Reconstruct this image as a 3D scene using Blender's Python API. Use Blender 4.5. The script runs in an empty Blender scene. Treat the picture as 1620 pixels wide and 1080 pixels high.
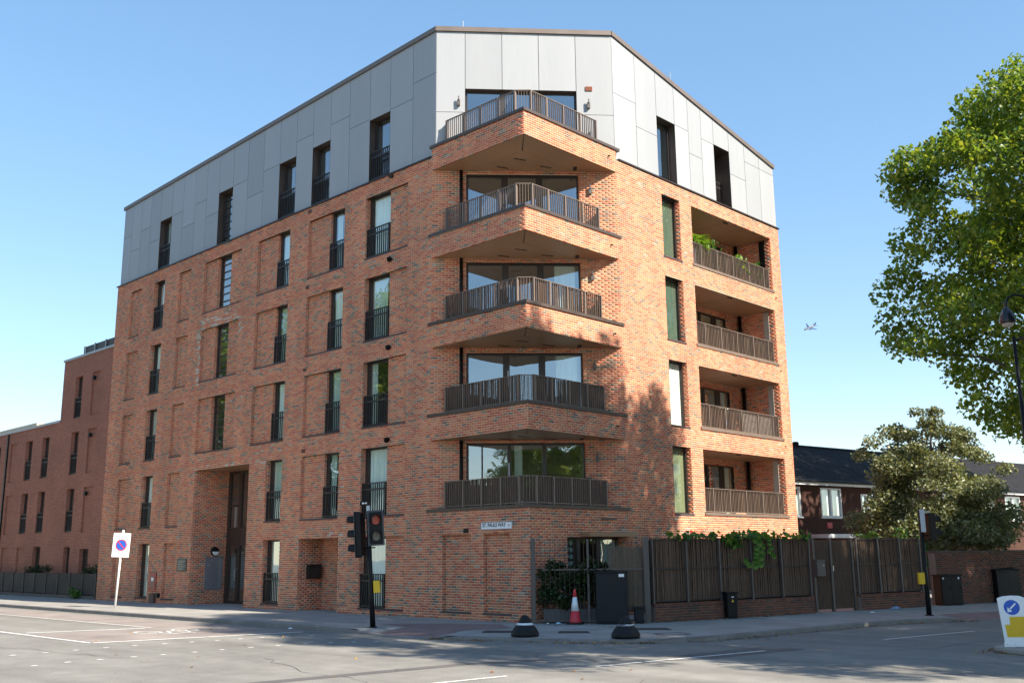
import bpy, bmesh, math, random
import numpy as np
from mathutils import Vector, Matrix

R = math.radians
rnd = random.Random(7)
S = bpy.context.scene
COL = S.collection

# ------------------------------------------------------------------ camera
cam_d = bpy.data.cameras.new('camera')
cam = bpy.data.objects.new('camera', cam_d)
COL.objects.link(cam)
CAM = Vector((19.850, -21.244, 1.898))
yaw, pitch, roll = R(133.919), R(11.918), R(-0.617)
fw = Vector((math.cos(pitch)*math.cos(yaw), math.cos(pitch)*math.sin(yaw), math.sin(pitch)))
r0 = Vector((math.sin(yaw), -math.cos(yaw), 0)); u0 = r0.cross(fw)
rt = r0*math.cos(roll) + u0*math.sin(roll); up = u0*math.cos(roll) - r0*math.sin(roll)
cam.matrix_world = Matrix(((rt.x, up.x, -fw.x, CAM.x), (rt.y, up.y, -fw.y, CAM.y), (rt.z, up.z, -fw.z, CAM.z), (0, 0, 0, 1)))
cam_d.sensor_width = 36; cam_d.lens = 36*1589.4/1620
cam_d.clip_start = .1; cam_d.clip_end = 6000
S.camera = cam

# ------------------------------------------------------------------ sky + sun
SUN = Vector((1.22, .125, 1)).normalized()
SUN_EL = math.asin(SUN.z); SUN_AZ = math.atan2(SUN.x, SUN.y)
w = bpy.data.worlds.new('World'); S.world = w; w.use_nodes = True
nt = w.node_tree; nt.nodes.clear()
sky = nt.nodes.new('ShaderNodeTexSky'); sky.sky_type = 'NISHITA'; sky.sun_disc = False
sky.sun_elevation = SUN_EL; sky.sun_rotation = SUN_AZ
sky.air_density = 1.0; sky.dust_density = 0.05; sky.ozone_density = 1.6; sky.altitude = 20
bg = nt.nodes.new('ShaderNodeBackground'); bg.inputs['Strength'].default_value = .082
wo = nt.nodes.new('ShaderNodeOutputWorld')
gm = nt.nodes.new('ShaderNodeGamma'); gm.inputs[1].default_value = .62
hs_ = nt.nodes.new('ShaderNodeHueSaturation'); hs_.inputs['Saturation'].default_value = 1.42
nt.links.new(sky.outputs[0], gm.inputs[0]); nt.links.new(gm.outputs[0], hs_.inputs['Color']); nt.links.new(hs_.outputs[0], bg.inputs[0]); nt.links.new(bg.outputs[0], wo.inputs[0])
sl = bpy.data.lights.new('sun', 'SUN'); sl.energy = 2.25; sl.angle = R(.53); sl.color = (1, .91, .77)
so = bpy.data.objects.new('sun', sl); COL.objects.link(so)
so.rotation_euler = (-SUN).to_track_quat('-Z', 'Y').to_euler(); so.location = (40, 0, 40)
S.view_settings.view_transform = 'Standard'; S.view_settings.look = 'None'
S.view_settings.gamma = 1; S.view_settings.exposure = 2.38
S.view_settings.use_curve_mapping = False

# ------------------------------------------------------------------ materials
def nodes(name):
    m = bpy.data.materials.new(name); m.use_nodes = True
    t = m.node_tree; t.nodes.clear()
    o = t.nodes.new('ShaderNodeOutputMaterial')
    return m, t, o
def N(t, typ, **kw):
    n = t.nodes.new(typ)
    for k, v in kw.items():
        if k.startswith('i_'): n.inputs[k[2:].replace('_', ' ')].default_value = v
        else: setattr(n, k, v)
    return n
def rgb(c): return (c[0], c[1], c[2], 1)
def hsvvar(t, col_out, fac_out, amt):
    mx = N(t, 'ShaderNodeMix', data_type='RGBA', blend_type='MULTIPLY')
    mr = N(t, 'ShaderNodeMapRange'); mr.inputs[3].default_value = 1-amt; mr.inputs[4].default_value = 1+amt
    t.links.new(fac_out, mr.inputs[0]); cc = N(t, 'ShaderNodeCombineColor')
    for i in range(3): t.links.new(mr.outputs[0], cc.inputs[i])
    mx.inputs[0].default_value = 1
    t.links.new(col_out, mx.inputs[6]); t.links.new(cc.outputs[0], mx.inputs[7])
    return mx.outputs[2]
MATS = {}
def mat(name, col, rough=.6, metal=0, var=.12, scale=1.5, fine=.08, fscale=60, bump=0, bscale=80, spec=.5, stretch=None):
    """plain painted / natural surface: base colour with broad and fine noise, roughness variation, optional bump"""
    if name in MATS: return MATS[name]
    m, t, o = nodes(name)
    p = N(t, 'ShaderNodeBsdfPrincipled'); p.inputs['Metallic'].default_value = metal
    p.inputs['Specular IOR Level'].default_value = spec
    g = N(t, 'ShaderNodeNewGeometry'); pos = g.outputs['Position']
    if stretch:
        mp = N(t, 'ShaderNodeMapping'); mp.inputs['Scale'].default_value = stretch
        t.links.new(pos, mp.inputs[0]); pos = mp.outputs[0]
    n1 = N(t, 'ShaderNodeTexNoise'); n1.inputs['Scale'].default_value = scale; n1.inputs['Detail'].default_value = 5
    n2 = N(t, 'ShaderNodeTexNoise'); n2.inputs['Scale'].default_value = fscale; n2.inputs['Detail'].default_value = 3
    t.links.new(pos, n1.inputs['Vector']); t.links.new(pos, n2.inputs['Vector'])
    c = N(t, 'ShaderNodeRGB'); c.outputs[0].default_value = rgb(col)
    a = hsvvar(t, c.outputs[0], n1.outputs[0], var*2); b = hsvvar(t, a, n2.outputs[0], fine*2)
    t.links.new(b, p.inputs['Base Color'])
    mr = N(t, 'ShaderNodeMapRange'); mr.inputs[3].default_value = max(.02, rough-.12); mr.inputs[4].default_value = min(1, rough+.12)
    t.links.new(n1.outputs[0], mr.inputs[0]); t.links.new(mr.outputs[0], p.inputs['Roughness'])
    if bump:
        n3 = N(t, 'ShaderNodeTexNoise'); n3.inputs['Scale'].default_value = bscale; n3.inputs['Detail'].default_value = 4
        t.links.new(pos, n3.inputs['Vector'])
        bp = N(t, 'ShaderNodeBump'); bp.inputs['Strength'].default_value = bump; bp.inputs['Distance'].default_value = .01
        t.links.new(n3.outputs[0], bp.inputs['Height']); t.links.new(bp.outputs[0], p.inputs['Normal'])
    t.links.new(p.outputs[0], o.inputs[0]); MATS[name] = m
    return m
def brick_mat(name, ramp, bump=.4):
    m, t, o = nodes(name)
    p = N(t, 'ShaderNodeBsdfPrincipled', i_Roughness=.9); p.inputs['Specular IOR Level'].default_value = .25
    at = N(t, 'ShaderNodeAttribute', attribute_name='tint')
    cr = N(t, 'ShaderNodeValToRGB'); cr.color_ramp.interpolation = 'LINEAR'
    els = cr.color_ramp.elements
    while len(els) < len(ramp): els.new(.5)
    for e, (pp, c) in zip(els, ramp): e.position = pp; e.color = rgb(c)
    g = N(t, 'ShaderNodeNewGeometry')
    n1 = N(t, 'ShaderNodeTexNoise'); n1.inputs['Scale'].default_value = .45; n1.inputs['Detail'].default_value = 6
    n2 = N(t, 'ShaderNodeTexNoise'); n2.inputs['Scale'].default_value = 38; n2.inputs['Detail'].default_value = 4
    for n in (n1, n2): t.links.new(g.outputs['Position'], n.inputs['Vector'])
    t.links.new(at.outputs['Fac'], cr.inputs[0])
    mp = N(t, 'ShaderNodeMapping'); mp.inputs['Scale'].default_value = (1.3, 1.3, .16); t.links.new(g.outputs['Position'], mp.inputs[0])
    n4 = N(t, 'ShaderNodeTexNoise'); n4.inputs['Scale'].default_value = 1.0; n4.inputs['Detail'].default_value = 5; t.links.new(mp.outputs[0], n4.inputs['Vector'])
    a = hsvvar(t, cr.outputs[0], n1.outputs[0], .36); a = hsvvar(t, a, n4.outputs[0], .36); b = hsvvar(t, a, n2.outputs[0], .25)
    t.links.new(b, p.inputs['Base Color'])
    bp = N(t, 'ShaderNodeBump'); bp.inputs['Strength'].default_value = bump; bp.inputs['Distance'].default_value = .004
    t.links.new(n2.outputs[0], bp.inputs['Height']); t.links.new(bp.outputs[0], p.inputs['Normal'])
    t.links.new(p.outputs[0], o.inputs[0]); MATS[name] = m
    return m
RAMP = [(0, (.460, .112, .064)), (.30, (.570, .170, .086)), (.55, (.640, .242, .118)), (.70, (.500, .212, .122)),
        (.78, (.275, .178, .123)), (.86, (.160, .130, .105)), (.93, (.320, .240, .165)), (1, (.58, .53, .48))]
BRICK = brick_mat('red_facing_brick', RAMP)
BRICK_OLD = brick_mat('old_brown_brick', [(0, (.13, .055, .04)), (.4, (.18, .075, .05)), (.7, (.11, .06, .048)), (.9, (.07, .05, .045)), (1, (.2, .13, .1))])
MORTAR = mat('pale_mortar', (.72, .535, .395), .95, var=.12, scale=.6, fine=.1, fscale=120)
MORTAR_OLD = mat('grey_mortar', (.20, .165, .14), .95, var=.15, scale=.8)
def brick_tex(name, c1, c2, mortar):
    """far brickwork whose bricks are too small to tell apart"""
    m, t, o = nodes(name)
    p = N(t, 'ShaderNodeBsdfPrincipled', i_Roughness=.9)
    p.inputs['Specular IOR Level'].default_value = .2
    g = N(t, 'ShaderNodeNewGeometry'); sx = N(t, 'ShaderNodeSeparateXYZ'); ad = N(t, 'ShaderNodeMath', operation='ADD'); cx = N(t, 'ShaderNodeCombineXYZ')
    t.links.new(g.outputs['Position'], sx.inputs[0]); t.links.new(sx.outputs[0], ad.inputs[0]); t.links.new(sx.outputs[1], ad.inputs[1])
    t.links.new(ad.outputs[0], cx.inputs[0]); t.links.new(sx.outputs[2], cx.inputs[1])
    b = N(t, 'ShaderNodeTexBrick'); b.inputs['Scale'].default_value = 1; b.inputs['Brick Width'].default_value = .225; b.inputs['Row Height'].default_value = .075
    b.inputs['Mortar Size'].default_value = .006; b.inputs['Bias'].default_value = -.1
    b.inputs['Color1'].default_value = rgb(c1); b.inputs['Color2'].default_value = rgb(c2); b.inputs['Mortar'].default_value = rgb(mortar)
    t.links.new(cx.outputs[0], b.inputs['Vector'])
    n1 = N(t, 'ShaderNodeTexNoise'); n1.inputs['Scale'].default_value = .5; n1.inputs['Detail'].default_value = 5
    t.links.new(g.outputs['Position'], n1.inputs['Vector'])
    a = hsvvar(t, b.outputs[0], n1.outputs[0], .3)
    t.links.new(a, p.inputs['Base Color']); t.links.new(p.outputs[0], o.inputs[0]); MATS[name] = m
    return m
BRICK_FAR = brick_tex('far_red_brick', (.36, .135, .090), (.26, .100, .070), (.40, .25, .19))
BRICK_HOUSE = brick_tex('dark_house_brick', (.085, .036, .026), (.06, .028, .022), (.06, .045, .038))

def leaf_mat(name, c1, c2, c3, trans=.45):
    m, t, o = nodes(name)
    g = N(t, 'ShaderNodeNewGeometry')
    cr = N(t, 'ShaderNodeValToRGB'); els = cr.color_ramp.elements; els.new(.5)
    for e, (pp, c) in zip(els, ((0, c1), (.55, c2), (1, c3))): e.position = pp; e.color = rgb(c)
    t.links.new(g.outputs['Random Per Island'], cr.inputs[0])
    n1 = N(t, 'ShaderNodeTexNoise'); n1.inputs['Scale'].default_value = .5
    t.links.new(g.outputs['Position'], n1.inputs['Vector'])
    c = hsvvar(t, cr.outputs[0], n1.outputs[0], .45)
    p = N(t, 'ShaderNodeBsdfPrincipled', i_Roughness=.42); p.inputs['Specular IOR Level'].default_value = .45
    tr = N(t, 'ShaderNodeBsdfTranslucent'); mx = N(t, 'ShaderNodeMixShader'); mx.inputs[0].default_value = trans
    t.links.new(c, p.inputs['Base Color'])
    tw = N(t, 'ShaderNodeMix', data_type='RGBA', blend_type='MULTIPLY'); tw.inputs[0].default_value = 1; tw.inputs[7].default_value = (1.5, 1.35, .55, 1)
    t.links.new(c, tw.inputs[6]); t.links.new(tw.outputs[2], tr.inputs[0])
    t.links.new(p.outputs[0], mx.inputs[1]); t.links.new(tr.outputs[0], mx.inputs[2]); t.links.new(mx.outputs[0], o.inputs[0])
    MATS[name] = m; return m
LEAF_PLANE = leaf_mat('plane_leaf', (.070, .125, .018), (.140, .225, .032), (.285, .320, .055))
LEAF_OAK = leaf_mat('evergreen_leaf', (.090, .112, .058), (.155, .182, .092), (.290, .290, .165), .3)
LEAF_DARK = leaf_mat('dark_shrub_leaf', (.014, .030, .012), (.025, .048, .016), (.05, .08, .02), .25)
LEAF_VINE = leaf_mat('vine_leaf', (.04, .12, .02), (.07, .19, .03), (.20, .30, .04), .4)
LEAF_PALM = leaf_mat('palm_leaf', (.07, .16, .02), (.14, .27, .03), (.26, .36, .05), .4)
LEAF_DRY = leaf_mat('dry_leaf', (.18, .08, .03), (.30, .16, .06), (.42, .27, .08), .1)

def glass(name, tint=(.86, .94, .90), r0=.32):
    m, t, o = nodes(name)
    # Schlick reflectance, the same from both sides of the pane
    lw = N(t, 'ShaderNodeLayerWeight'); lw.inputs[0].default_value = .5
    pw = N(t, 'ShaderNodeMath', operation='POWER'); pw.inputs[1].default_value = 5; t.links.new(lw.outputs['Facing'], pw.inputs[0])
    fr = N(t, 'ShaderNodeMath', operation='MULTIPLY_ADD'); fr.inputs[1].default_value = 1-r0; fr.inputs[2].default_value = r0; t.links.new(pw.outputs[0], fr.inputs[0])
    tr = N(t, 'ShaderNodeBsdfTransparent'); tr.inputs[0].default_value = rgb(tint)
    gl = N(t, 'ShaderNodeBsdfGlossy'); gl.inputs['Roughness'].default_value = .004; gl.inputs['Color'].default_value = (.92, .97, 1, 1)
    g = N(t, 'ShaderNodeNewGeometry'); n = N(t, 'ShaderNodeTexNoise'); n.inputs['Scale'].default_value = 1.1; n.inputs['Detail'].default_value = 1
    t.links.new(g.outputs['Position'], n.inputs['Vector'])
    bp = N(t, 'ShaderNodeBump'); bp.inputs['Strength'].default_value = .05; bp.inputs['Distance'].default_value = .1
    t.links.new(n.outputs[0], bp.inputs['Height']); t.links.new(bp.outputs[0], gl.inputs['Normal'])
    mx = N(t, 'ShaderNodeMixShader')
    t.links.new(fr.outputs[0], mx.inputs[0]); t.links.new(tr.outputs[0], mx.inputs[1]); t.links.new(gl.outputs[0], mx.inputs[2])
    t.links.new(mx.outputs[0], o.inputs[0]); MATS[name] = m
    return m
GLASS = glass('window_glass'); GLASS_R = glass('clear_glass', (.94, .98, .95), .08)

GLASS_S = glass('sheer_backed_glass', (.95, 1, .97), .14)
BROWN = mat('bronze_metal', (.085, .062, .052), .45, .25, var=.1, scale=2)
DARKBR = mat('dark_bronze_frame', (.040, .030, .027), .4, .2, var=.08)
SOFFIT = mat('bronze_soffit', (.34, .195, .108), .42, .1, var=.1, scale=.8)
RAILM = mat('railing_bronze', (.20, .150, .122), .45, .2, var=.08)
RAILD = mat('juliet_railing', (.030, .024, .023), .5, .1, var=.06)
CLAD = mat('zinc_cladding', (.318, .328, .342), .5, .06, var=.05, scale=.7, fine=.025, fscale=9, stretch=(1, 1, .12))
def panel_variation(m, amt):
    t = m.node_tree; p = [n for n in t.nodes if n.type == 'BSDF_PRINCIPLED'][0]; src = p.inputs['Base Color'].links[0].from_socket
    oi = N(t, 'ShaderNodeObjectInfo'); t.links.new(hsvvar(t, src, oi.outputs['Random'], amt), p.inputs['Base Color'])
panel_variation(CLAD, .07)
BLACK = mat('black_paint', (.006, .0065, .0075), .5, 0, var=.15, spec=.25)
BLACKR = mat('black_rubber', (.009, .009, .010), .6, 0, var=.3, bump=.2, spec=.3)
NAVY = mat('dark_cabinet', (.0055, .0085, .0125), .5, 0, var=.25, scale=3, spec=.3)
WHITE = mat('white_paint', (.78, .78, .76), .5, 0, var=.05)
CURTAIN = mat('curtain', (.72, .79, .75), .9, 0, var=.1, scale=9, stretch=(1, 1, .05))
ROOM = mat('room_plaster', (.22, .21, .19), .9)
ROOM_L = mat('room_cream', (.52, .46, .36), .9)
GREYP = mat('grey_post', (.095, .080, .074), .5, .2, var=.1)
STEEL = mat('galvanised', (.45, .46, .46), .4, .7, var=.1)
WOODD = mat('bamboo_screen', (.130, .076, .048), .8, 0, var=.35, scale=3, fine=.3, fscale=25, stretch=(6, 6, .4))
REED = mat('reed_screen', (.15, .115, .08), .85, 0, var=.35, scale=6, fine=.3, fscale=30, stretch=(10, 10, .3))
BARK = mat('plane_bark', (.12, .10, .075), .9, 0, var=.3, scale=3, bump=.5, bscale=12)
YEL = mat('yellow_plastic', (.72, .45, .01), .45, 0, var=.04)
RED = mat('red_plastic', (.55, .035, .045), .5, 0, var=.08)
REDBOX = mat('red_enamel', (.32, .02, .02), .4, 0, var=.1)
BLUE = mat('blue_sign', (.01, .10, .50), .4, 0, var=.03)
SIGNW = mat('sign_white', (.82, .83, .84), .4, 0, var=.03)
SIGNTXT = mat('sign_black', (.02, .02, .025), .5)
SIGNRED = mat('sign_red', (.60, .02, .04), .45)
REFL = mat('reflective_sleeve', (.70, .74, .78), .35, .1, var=.05)
UPVC = mat('white_upvc', (.72, .73, .74), .4, 0, var=.04)
TERRA = mat('terracotta', (.30, .10, .05), .8)

# ------------------------------------------------------------------ mesh helpers
class MB:
    def __init__(s): s.v = []; s.f = []; s.t = []
    def quad(s, a, b, c, d, t=0):
        i = len(s.v); s.v += [tuple(a), tuple(b), tuple(c), tuple(d)]; s.f.append((i, i+1, i+2, i+3)); s.t.append(t); return s
    def tri(s, a, b, c, t=0):
        i = len(s.v); s.v += [tuple(a), tuple(b), tuple(c)]; s.f.append((i, i+1, i+2)); s.t.append(t); return s
    def poly(s, pts, t=0):
        i = len(s.v); s.v += [tuple(p) for p in pts]; s.f.append(tuple(range(i, i+len(pts)))); s.t.append(t); return s
    def obox(s, o, a, b, c, t=0):
        o, a, b, c = Vector(o), Vector(a), Vector(b), Vector(c)
        if a.cross(b).dot(c) < 0: a, b = b, a
        P = [o, o+a, o+a+b, o+b, o+c, o+a+c, o+a+b+c, o+b+c]; i = len(s.v); s.v += [tuple(p) for p in P]
        for q in ((0, 3, 2, 1), (4, 5, 6, 7), (0, 1, 5, 4), (1, 2, 6, 5), (2, 3, 7, 6), (3, 0, 4, 7)):
            s.f.append(tuple(i+k for k in q)); s.t.append(t)
        return s
    def box(s, lo, hi, t=0):
        return s.obox(lo, (hi[0]-lo[0], 0, 0), (0, hi[1]-lo[1], 0), (0, 0, hi[2]-lo[2]), t)
    def cbox(s, c, d, rz=0, t=0):
        ca, sa = math.cos(rz), math.sin(rz)
        a = Vector((d[0]*ca, d[0]*sa, 0)); b = Vector((-d[1]*sa, d[1]*ca, 0)); e = Vector((0, 0, d[2]))
        return s.obox(Vector(c)-a/2-b/2-e/2, a, b, e, t)
    def prism(s, pts, z0, z1):
        """vertical prism over a counter-clockwise outline"""
        n = len(pts); i = len(s.v); s.v += [(p[0], p[1], z0) for p in pts] + [(p[0], p[1], z1) for p in pts]
        s.f.append(tuple(i+k for k in reversed(range(n)))); s.f.append(tuple(i+n+k for k in range(n))); s.t += [0, 0]
        for k in range(n):
            j = (k+1) % n; s.f.append((i+k, i+j, i+n+j, i+n+k)); s.t.append(0)
        return s
    def tube(s, pts, rad, n=8, caps=True):
        pts = [Vector(p) for p in pts]; rad = rad if isinstance(rad, (list, tuple)) else [rad]*len(pts)
        i0 = len(s.v); prev = None
        for k, p in enumerate(pts):
            d = (pts[min(k+1, len(pts)-1)] - pts[max(k-1, 0)]).normalized()
            if prev is None:
                a = d.cross(Vector((0, 0, 1)) if abs(d.z) < .9 else Vector((1, 0, 0))).normalized()
            else: a = (prev - d*prev.dot(d)).normalized()
            prev = a; b = d.cross(a)
            for j in range(n):
                th = 2*math.pi*j/n; s.v.append(tuple(p + (a*math.cos(th)+b*math.sin(th))*rad[k]))
        for k in range(len(pts)-1):
            for j in range(n):
                q = (j+1) % n; s.f.append((i0+k*n+j, i0+k*n+q, i0+(k+1)*n+q, i0+(k+1)*n+j)); s.t.append(0)
        if caps:
            s.f.append(tuple(i0+j for j in reversed(range(n)))); s.f.append(tuple(i0+(len(pts)-1)*n+j for j in range(n))); s.t += [0, 0]
        return s
    def lathe(s, prof, c=(0, 0, 0), n=20):
        i0 = len(s.v)
        for r, z in prof:
            for j in range(n):
                th = 2*math.pi*j/n; s.v.append((c[0]+r*math.cos(th), c[1]+r*math.sin(th), c[2]+z))
        for k in range(len(prof)-1):
            for j in range(n):
                q = (j+1) % n; s.f.append((i0+k*n+j, i0+k*n+q, i0+(k+1)*n+q, i0+(k+1)*n+j)); s.t.append(0)
        s.f.append(tuple(i0+j for j in reversed(range(n)))); s.f.append(tuple(i0+(len(prof)-1)*n+j for j in range(n))); s.t += [0, 0]
        return s
    def mesh(s, name, m, smooth=False, tint=False):
        me = bpy.data.meshes.new(name); me.from_pydata(s.v, [], s.f); me.materials.append(m)
        if tint:
            at = me.attributes.new('tint', 'FLOAT', 'FACE'); at.data.foreach_set('value', np.array(s.t, dtype=np.float32))
        if smooth: me.polygons.foreach_set('use_smooth', [True]*len(me.polygons))
        me.update(); return me
    def build(s, name, m, parent=None, smooth=False, tint=False, kind=None):
        o = bpy.data.objects.new(name, s.mesh(name, m, smooth, tint)); COL.objects.link(o)
        if parent: o.parent = parent
        if kind: o['kind'] = kind
        return o
def bevel(o, wdt=.01, seg=2):
    b = o.modifiers.new('bevel', 'BEVEL'); b.width = wdt; b.segments = seg; b.limit_method = 'ANGLE'; return o
def thing(name, label, cat, loc=(0, 0, 0), rz=0, group=None):
    o = bpy.data.objects.new(name, None); COL.objects.link(o); o.empty_display_size = .2
    o.location = loc; o.rotation_euler = (0, 0, rz); tag(o, label, cat, group); return o
def tag(o, label, cat, group=None, kind=None):
    o['label'] = label; o['category'] = cat
    if group: o['group'] = group
    if kind: o['kind'] = kind
    return o
def struct(o): o['kind'] = 'structure'; return o
def copyobj(o, parent=None, loc=None, rz=None):
    c = o.copy(); COL.objects.link(c)
    c.parent = parent
    if loc is not None: c.location = loc
    if rz is not None: c.rotation_euler = (0, 0, rz)
    return c
def copytree(o, parent=None, loc=None, rz=None):
    kids = list(o.children)
    c = copyobj(o, parent, loc, rz)
    for k in kids: copytree(k, c)
    return c
def text_mesh(name, s, size, m, parent, M4, align='CENTER', extrude=.0015, bold=.0):
    cu = bpy.data.curves.new(name+'_curve', 'FONT'); cu.body = s; cu.offset = bold; cu.size = size; cu.align_x = align; cu.align_y = 'CENTER'; cu.extrude = extrude
    to = bpy.data.objects.new(name+'_tmp', cu); COL.objects.link(to)
    dg = bpy.context.evaluated_depsgraph_get(); me = bpy.data.meshes.new_from_object(to.evaluated_get(dg))
    bpy.data.objects.remove(to)
    me.materials.clear(); me.materials.append(m)
    o = bpy.data.objects.new(name, me); COL.objects.link(o); o.parent = parent; o.matrix_local = M4
    return o

# ------------------------------------------------------------------ bricks
class Bricks:
    """collects single bricks: (centre, u, n, length, height, tint)"""
    def __init__(s): s.items = []
    def wall(s, P, U, Nn, W, z0, z1, holes=(), phase=0, tintf=None, course=.075, blen=.225):
        P, U, Nn = Vector(P), Vector(U), Vector(Nn)
        r0_, r1_ = int(math.floor(z0/course+1e-6)), int(math.ceil(z1/course-1e-6))
        for r in range(r0_, r1_):
            a, b = max(z0, r*course+.0065), min(z1, r*course+course-.0065)
            if b-a < .012: continue
            cuts = sorted({a, b} | {h for q in holes for h in (q[2], q[3]) if a+.012 < h < b-.012})
            for za, zb in zip(cuts, cuts[1:]):
                zm = (za+zb)/2
                iv = [(0, W)]
                for h in holes:
                    if h[2] <= zm <= h[3]:
                        nv = []
                        for x0, x1 in iv:
                            if h[1] <= x0 or h[0] >= x1: nv.append((x0, x1)); continue
                            if h[0] > x0: nv.append((x0, h[0]))
                            if h[1] < x1: nv.append((h[1], x1))
                        iv = nv
                off = phase + (blen/2 if r % 2 else 0)
                for x0, x1 in iv:
                    k = math.floor((x0-off)/blen)
                    while True:
                        ba = off+k*blen+.006; bb = ba+blen-.012; k += 1
                        if ba >= x1: break
                        ba, bb = max(ba, x0), min(bb, x1)
                        if bb-ba < .018: continue
                        t = rnd.random()
                        t = t*.76 if rnd.random() < .76 else .60+t*.35
                        if tintf: t = tintf(t, (ba+bb)/2, zm)
                        c = P + U*((ba+bb)/2); c.z = zm
                        s.items.append((c, U, Nn, bb-ba, zb-za, min(t, 1)))
    def build(s, wall_obj, m, depth=.010, singles=300, single_only=False):
        items = s.items
        def score(it):
            d = CAM-it[0]; L = d.length
            f = abs(d.normalized().dot(it[2])); return f*it[3]*it[4]/(L*L)
        full = [i for i, it in enumerate(items) if abs(it[3]-.213) < .002 and abs(it[4]-.062) < .002]
        full.sort(key=lambda i: -score(items[i]))
        pick = set(full[:singles])
        variants = []
        if pick:
            for k in range(12):
                mb = MB(); mb.v = [(-.1065, 0, -.031), (.1065, 0, -.031), (.1065, 0, .031), (-.1065, 0, .031), (-.1065, -depth, -.031), (.1065, -depth, -.031), (.1065, -depth, .031), (-.1065, -depth, .031)]
                mb.f = [(4, 5, 6, 7), (0, 1, 5, 4), (1, 2, 6, 5), (2, 3, 7, 6), (3, 0, 4, 7)]; mb.t = [items[full[min(len(full)-1, k*7)]][5]]*5
                variants.append((mb.t[0], mb.mesh('brick', m, tint=True)))
        for i in sorted(pick):
            it = items[i]
            me = min(variants, key=lambda q: abs(q[0]-it[5])+rnd.random()*.02)[1]
            o = bpy.data.objects.new('brick', me); COL.objects.link(o); o.parent = wall_obj
            o.location = it[0] + it[2]*rnd.uniform(-.0005, .001); n = it[2]; o.rotation_euler = (0, 0, math.atan2(n.x, -n.y))
        rest = [it for i, it in enumerate(items) if i not in pick]
        if rest:
            n = len(rest); Cc = np.array([tuple(it[0]) for it in rest]); U = np.array([tuple(it[1]) for it in rest]); Nn = np.array([tuple(it[2]) for it in rest])
            L = np.array([it[3] for it in rest])[:, None]/2; Hh = np.array([it[4] for it in rest])[:, None]/2; tint = np.array([it[5] for it in rest])
            rs = np.random.RandomState(3)
            Z = np.array([[0, 0, 1.]]); D = depth + rs.uniform(-.0006, .0012, (n, 1))
            vs = []
            for dd in (0, 1):
                for sx, sz in ((-1, -1), (1, -1), (1, 1), (-1, 1)): vs.append(Cc+U*L*sx+Z*Hh*sz+Nn*D*dd)
            V = np.stack(vs, 1).reshape(-1, 3)
            # orientation: want outward faces; flip if U x Z is not along N
            hand = np.einsum('ij,ij->i', np.cross(U, Z), Nn) > 0
            F0 = np.array([(4, 5, 6, 7), (0, 1, 5, 4), (1, 2, 6, 5), (2, 3, 7, 6), (3, 0, 4, 7)]); F1 = F0[:, ::-1]
            F = np.where(hand[:, None, None], F0[None], F1[None]) + (np.arange(n)*8)[:, None, None]
            me = bpy.data.meshes.new('brickwork'); me.vertices.add(len(V)); me.vertices.foreach_set('co', V.ravel().astype(np.float32))
            nf = n*5; me.loops.add(nf*4); me.loops.foreach_set('vertex_index', F.reshape(-1).astype(np.int32))
            me.polygons.add(nf); me.polygons.foreach_set('loop_start', np.arange(0, nf*4, 4, dtype=np.int32)); me.polygons.foreach_set('loop_total', np.full(nf, 4, np.int32))
            at = me.attributes.new('tint', 'FLOAT', 'FACE'); at.data.foreach_set('value', np.repeat(tint, 5).astype(np.float32))
            me.materials.append(m); me.update(calc_edges=True); me.validate()
            o = bpy.data.objects.new('brickwork', me); COL.objects.link(o); o.parent = wall_obj; o['kind'] = 'stuff'
def backing(mb, P, U, W, z0, z1, holes, Nn, off=.0082):
    """mortar plane with rectangular openings"""
    P, U, Nn = Vector(P), Vector(U), Vector(Nn)
    us = sorted({0, W} | {min(max(h[i], 0), W) for h in holes for i in (0, 1)}); zs = sorted({z0, z1} | {min(max(h[i], z0), z1) for h in holes for i in (2, 3)})
    flip = U.cross(Vector((0, 0, 1))).dot(Nn) < 0
    for ua, ub in zip(us, us[1:]):
        for za, zb in zip(zs, zs[1:]):
            um, zm = (ua+ub)/2, (za+zb)/2
            if any(h[0] < um < h[1] and h[2] < zm < h[3] for h in holes): continue
            q = [P+U*ua+Nn*off, P+U*ub+Nn*off, P+U*ub+Nn*off, P+U*ua+Nn*off]
            for k, z in enumerate((za, za, zb, zb)): q[k] = Vector((q[k].x, q[k].y, z))
            if flip: q.reverse()
            mb.quad(*q)

# ------------------------------------------------------------------ ground: road, pavement, kerbs, markings
GZ = -.12
ASPH = mat('asphalt', (.208, .198, .180), .88, 0, var=.17, scale=.28, fine=.42, fscale=42, bump=.5, bscale=90, spec=.3)
def streaks(m, sc, amt):
    t = m.node_tree; p = [n for n in t.nodes if n.type == 'BSDF_PRINCIPLED'][0]; src = p.inputs['Base Color'].links[0].from_socket
    g = [n for n in t.nodes if n.type == 'NEW_GEOMETRY'][0]; mp = N(t, 'ShaderNodeMapping'); mp.inputs['Scale'].default_value = sc; t.links.new(g.outputs['Position'], mp.inputs[0])
    n = N(t, 'ShaderNodeTexNoise'); n.inputs['Scale'].default_value = 1; n.inputs['Detail'].default_value = 6; t.links.new(mp.outputs[0], n.inputs['Vector'])
    t.links.new(hsvvar(t, src, n.outputs[0], amt), p.inputs['Base Color'])
streaks(ASPH, (.07, .9, 1), .42); streaks(ASPH, (2.2, 2.2, 1), .25)
ASPH_P = mat('asphalt_patch', (.105, .098, .095), .9, 0, var=.15, scale=1.5, fine=.2, fscale=90, bump=.3, bscale=130)
PAVE = mat('paving_concrete', (.30, .285, .265), .85, 0, var=.16, scale=.7, fine=.10, fscale=45, bump=.15, bscale=60)
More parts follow.
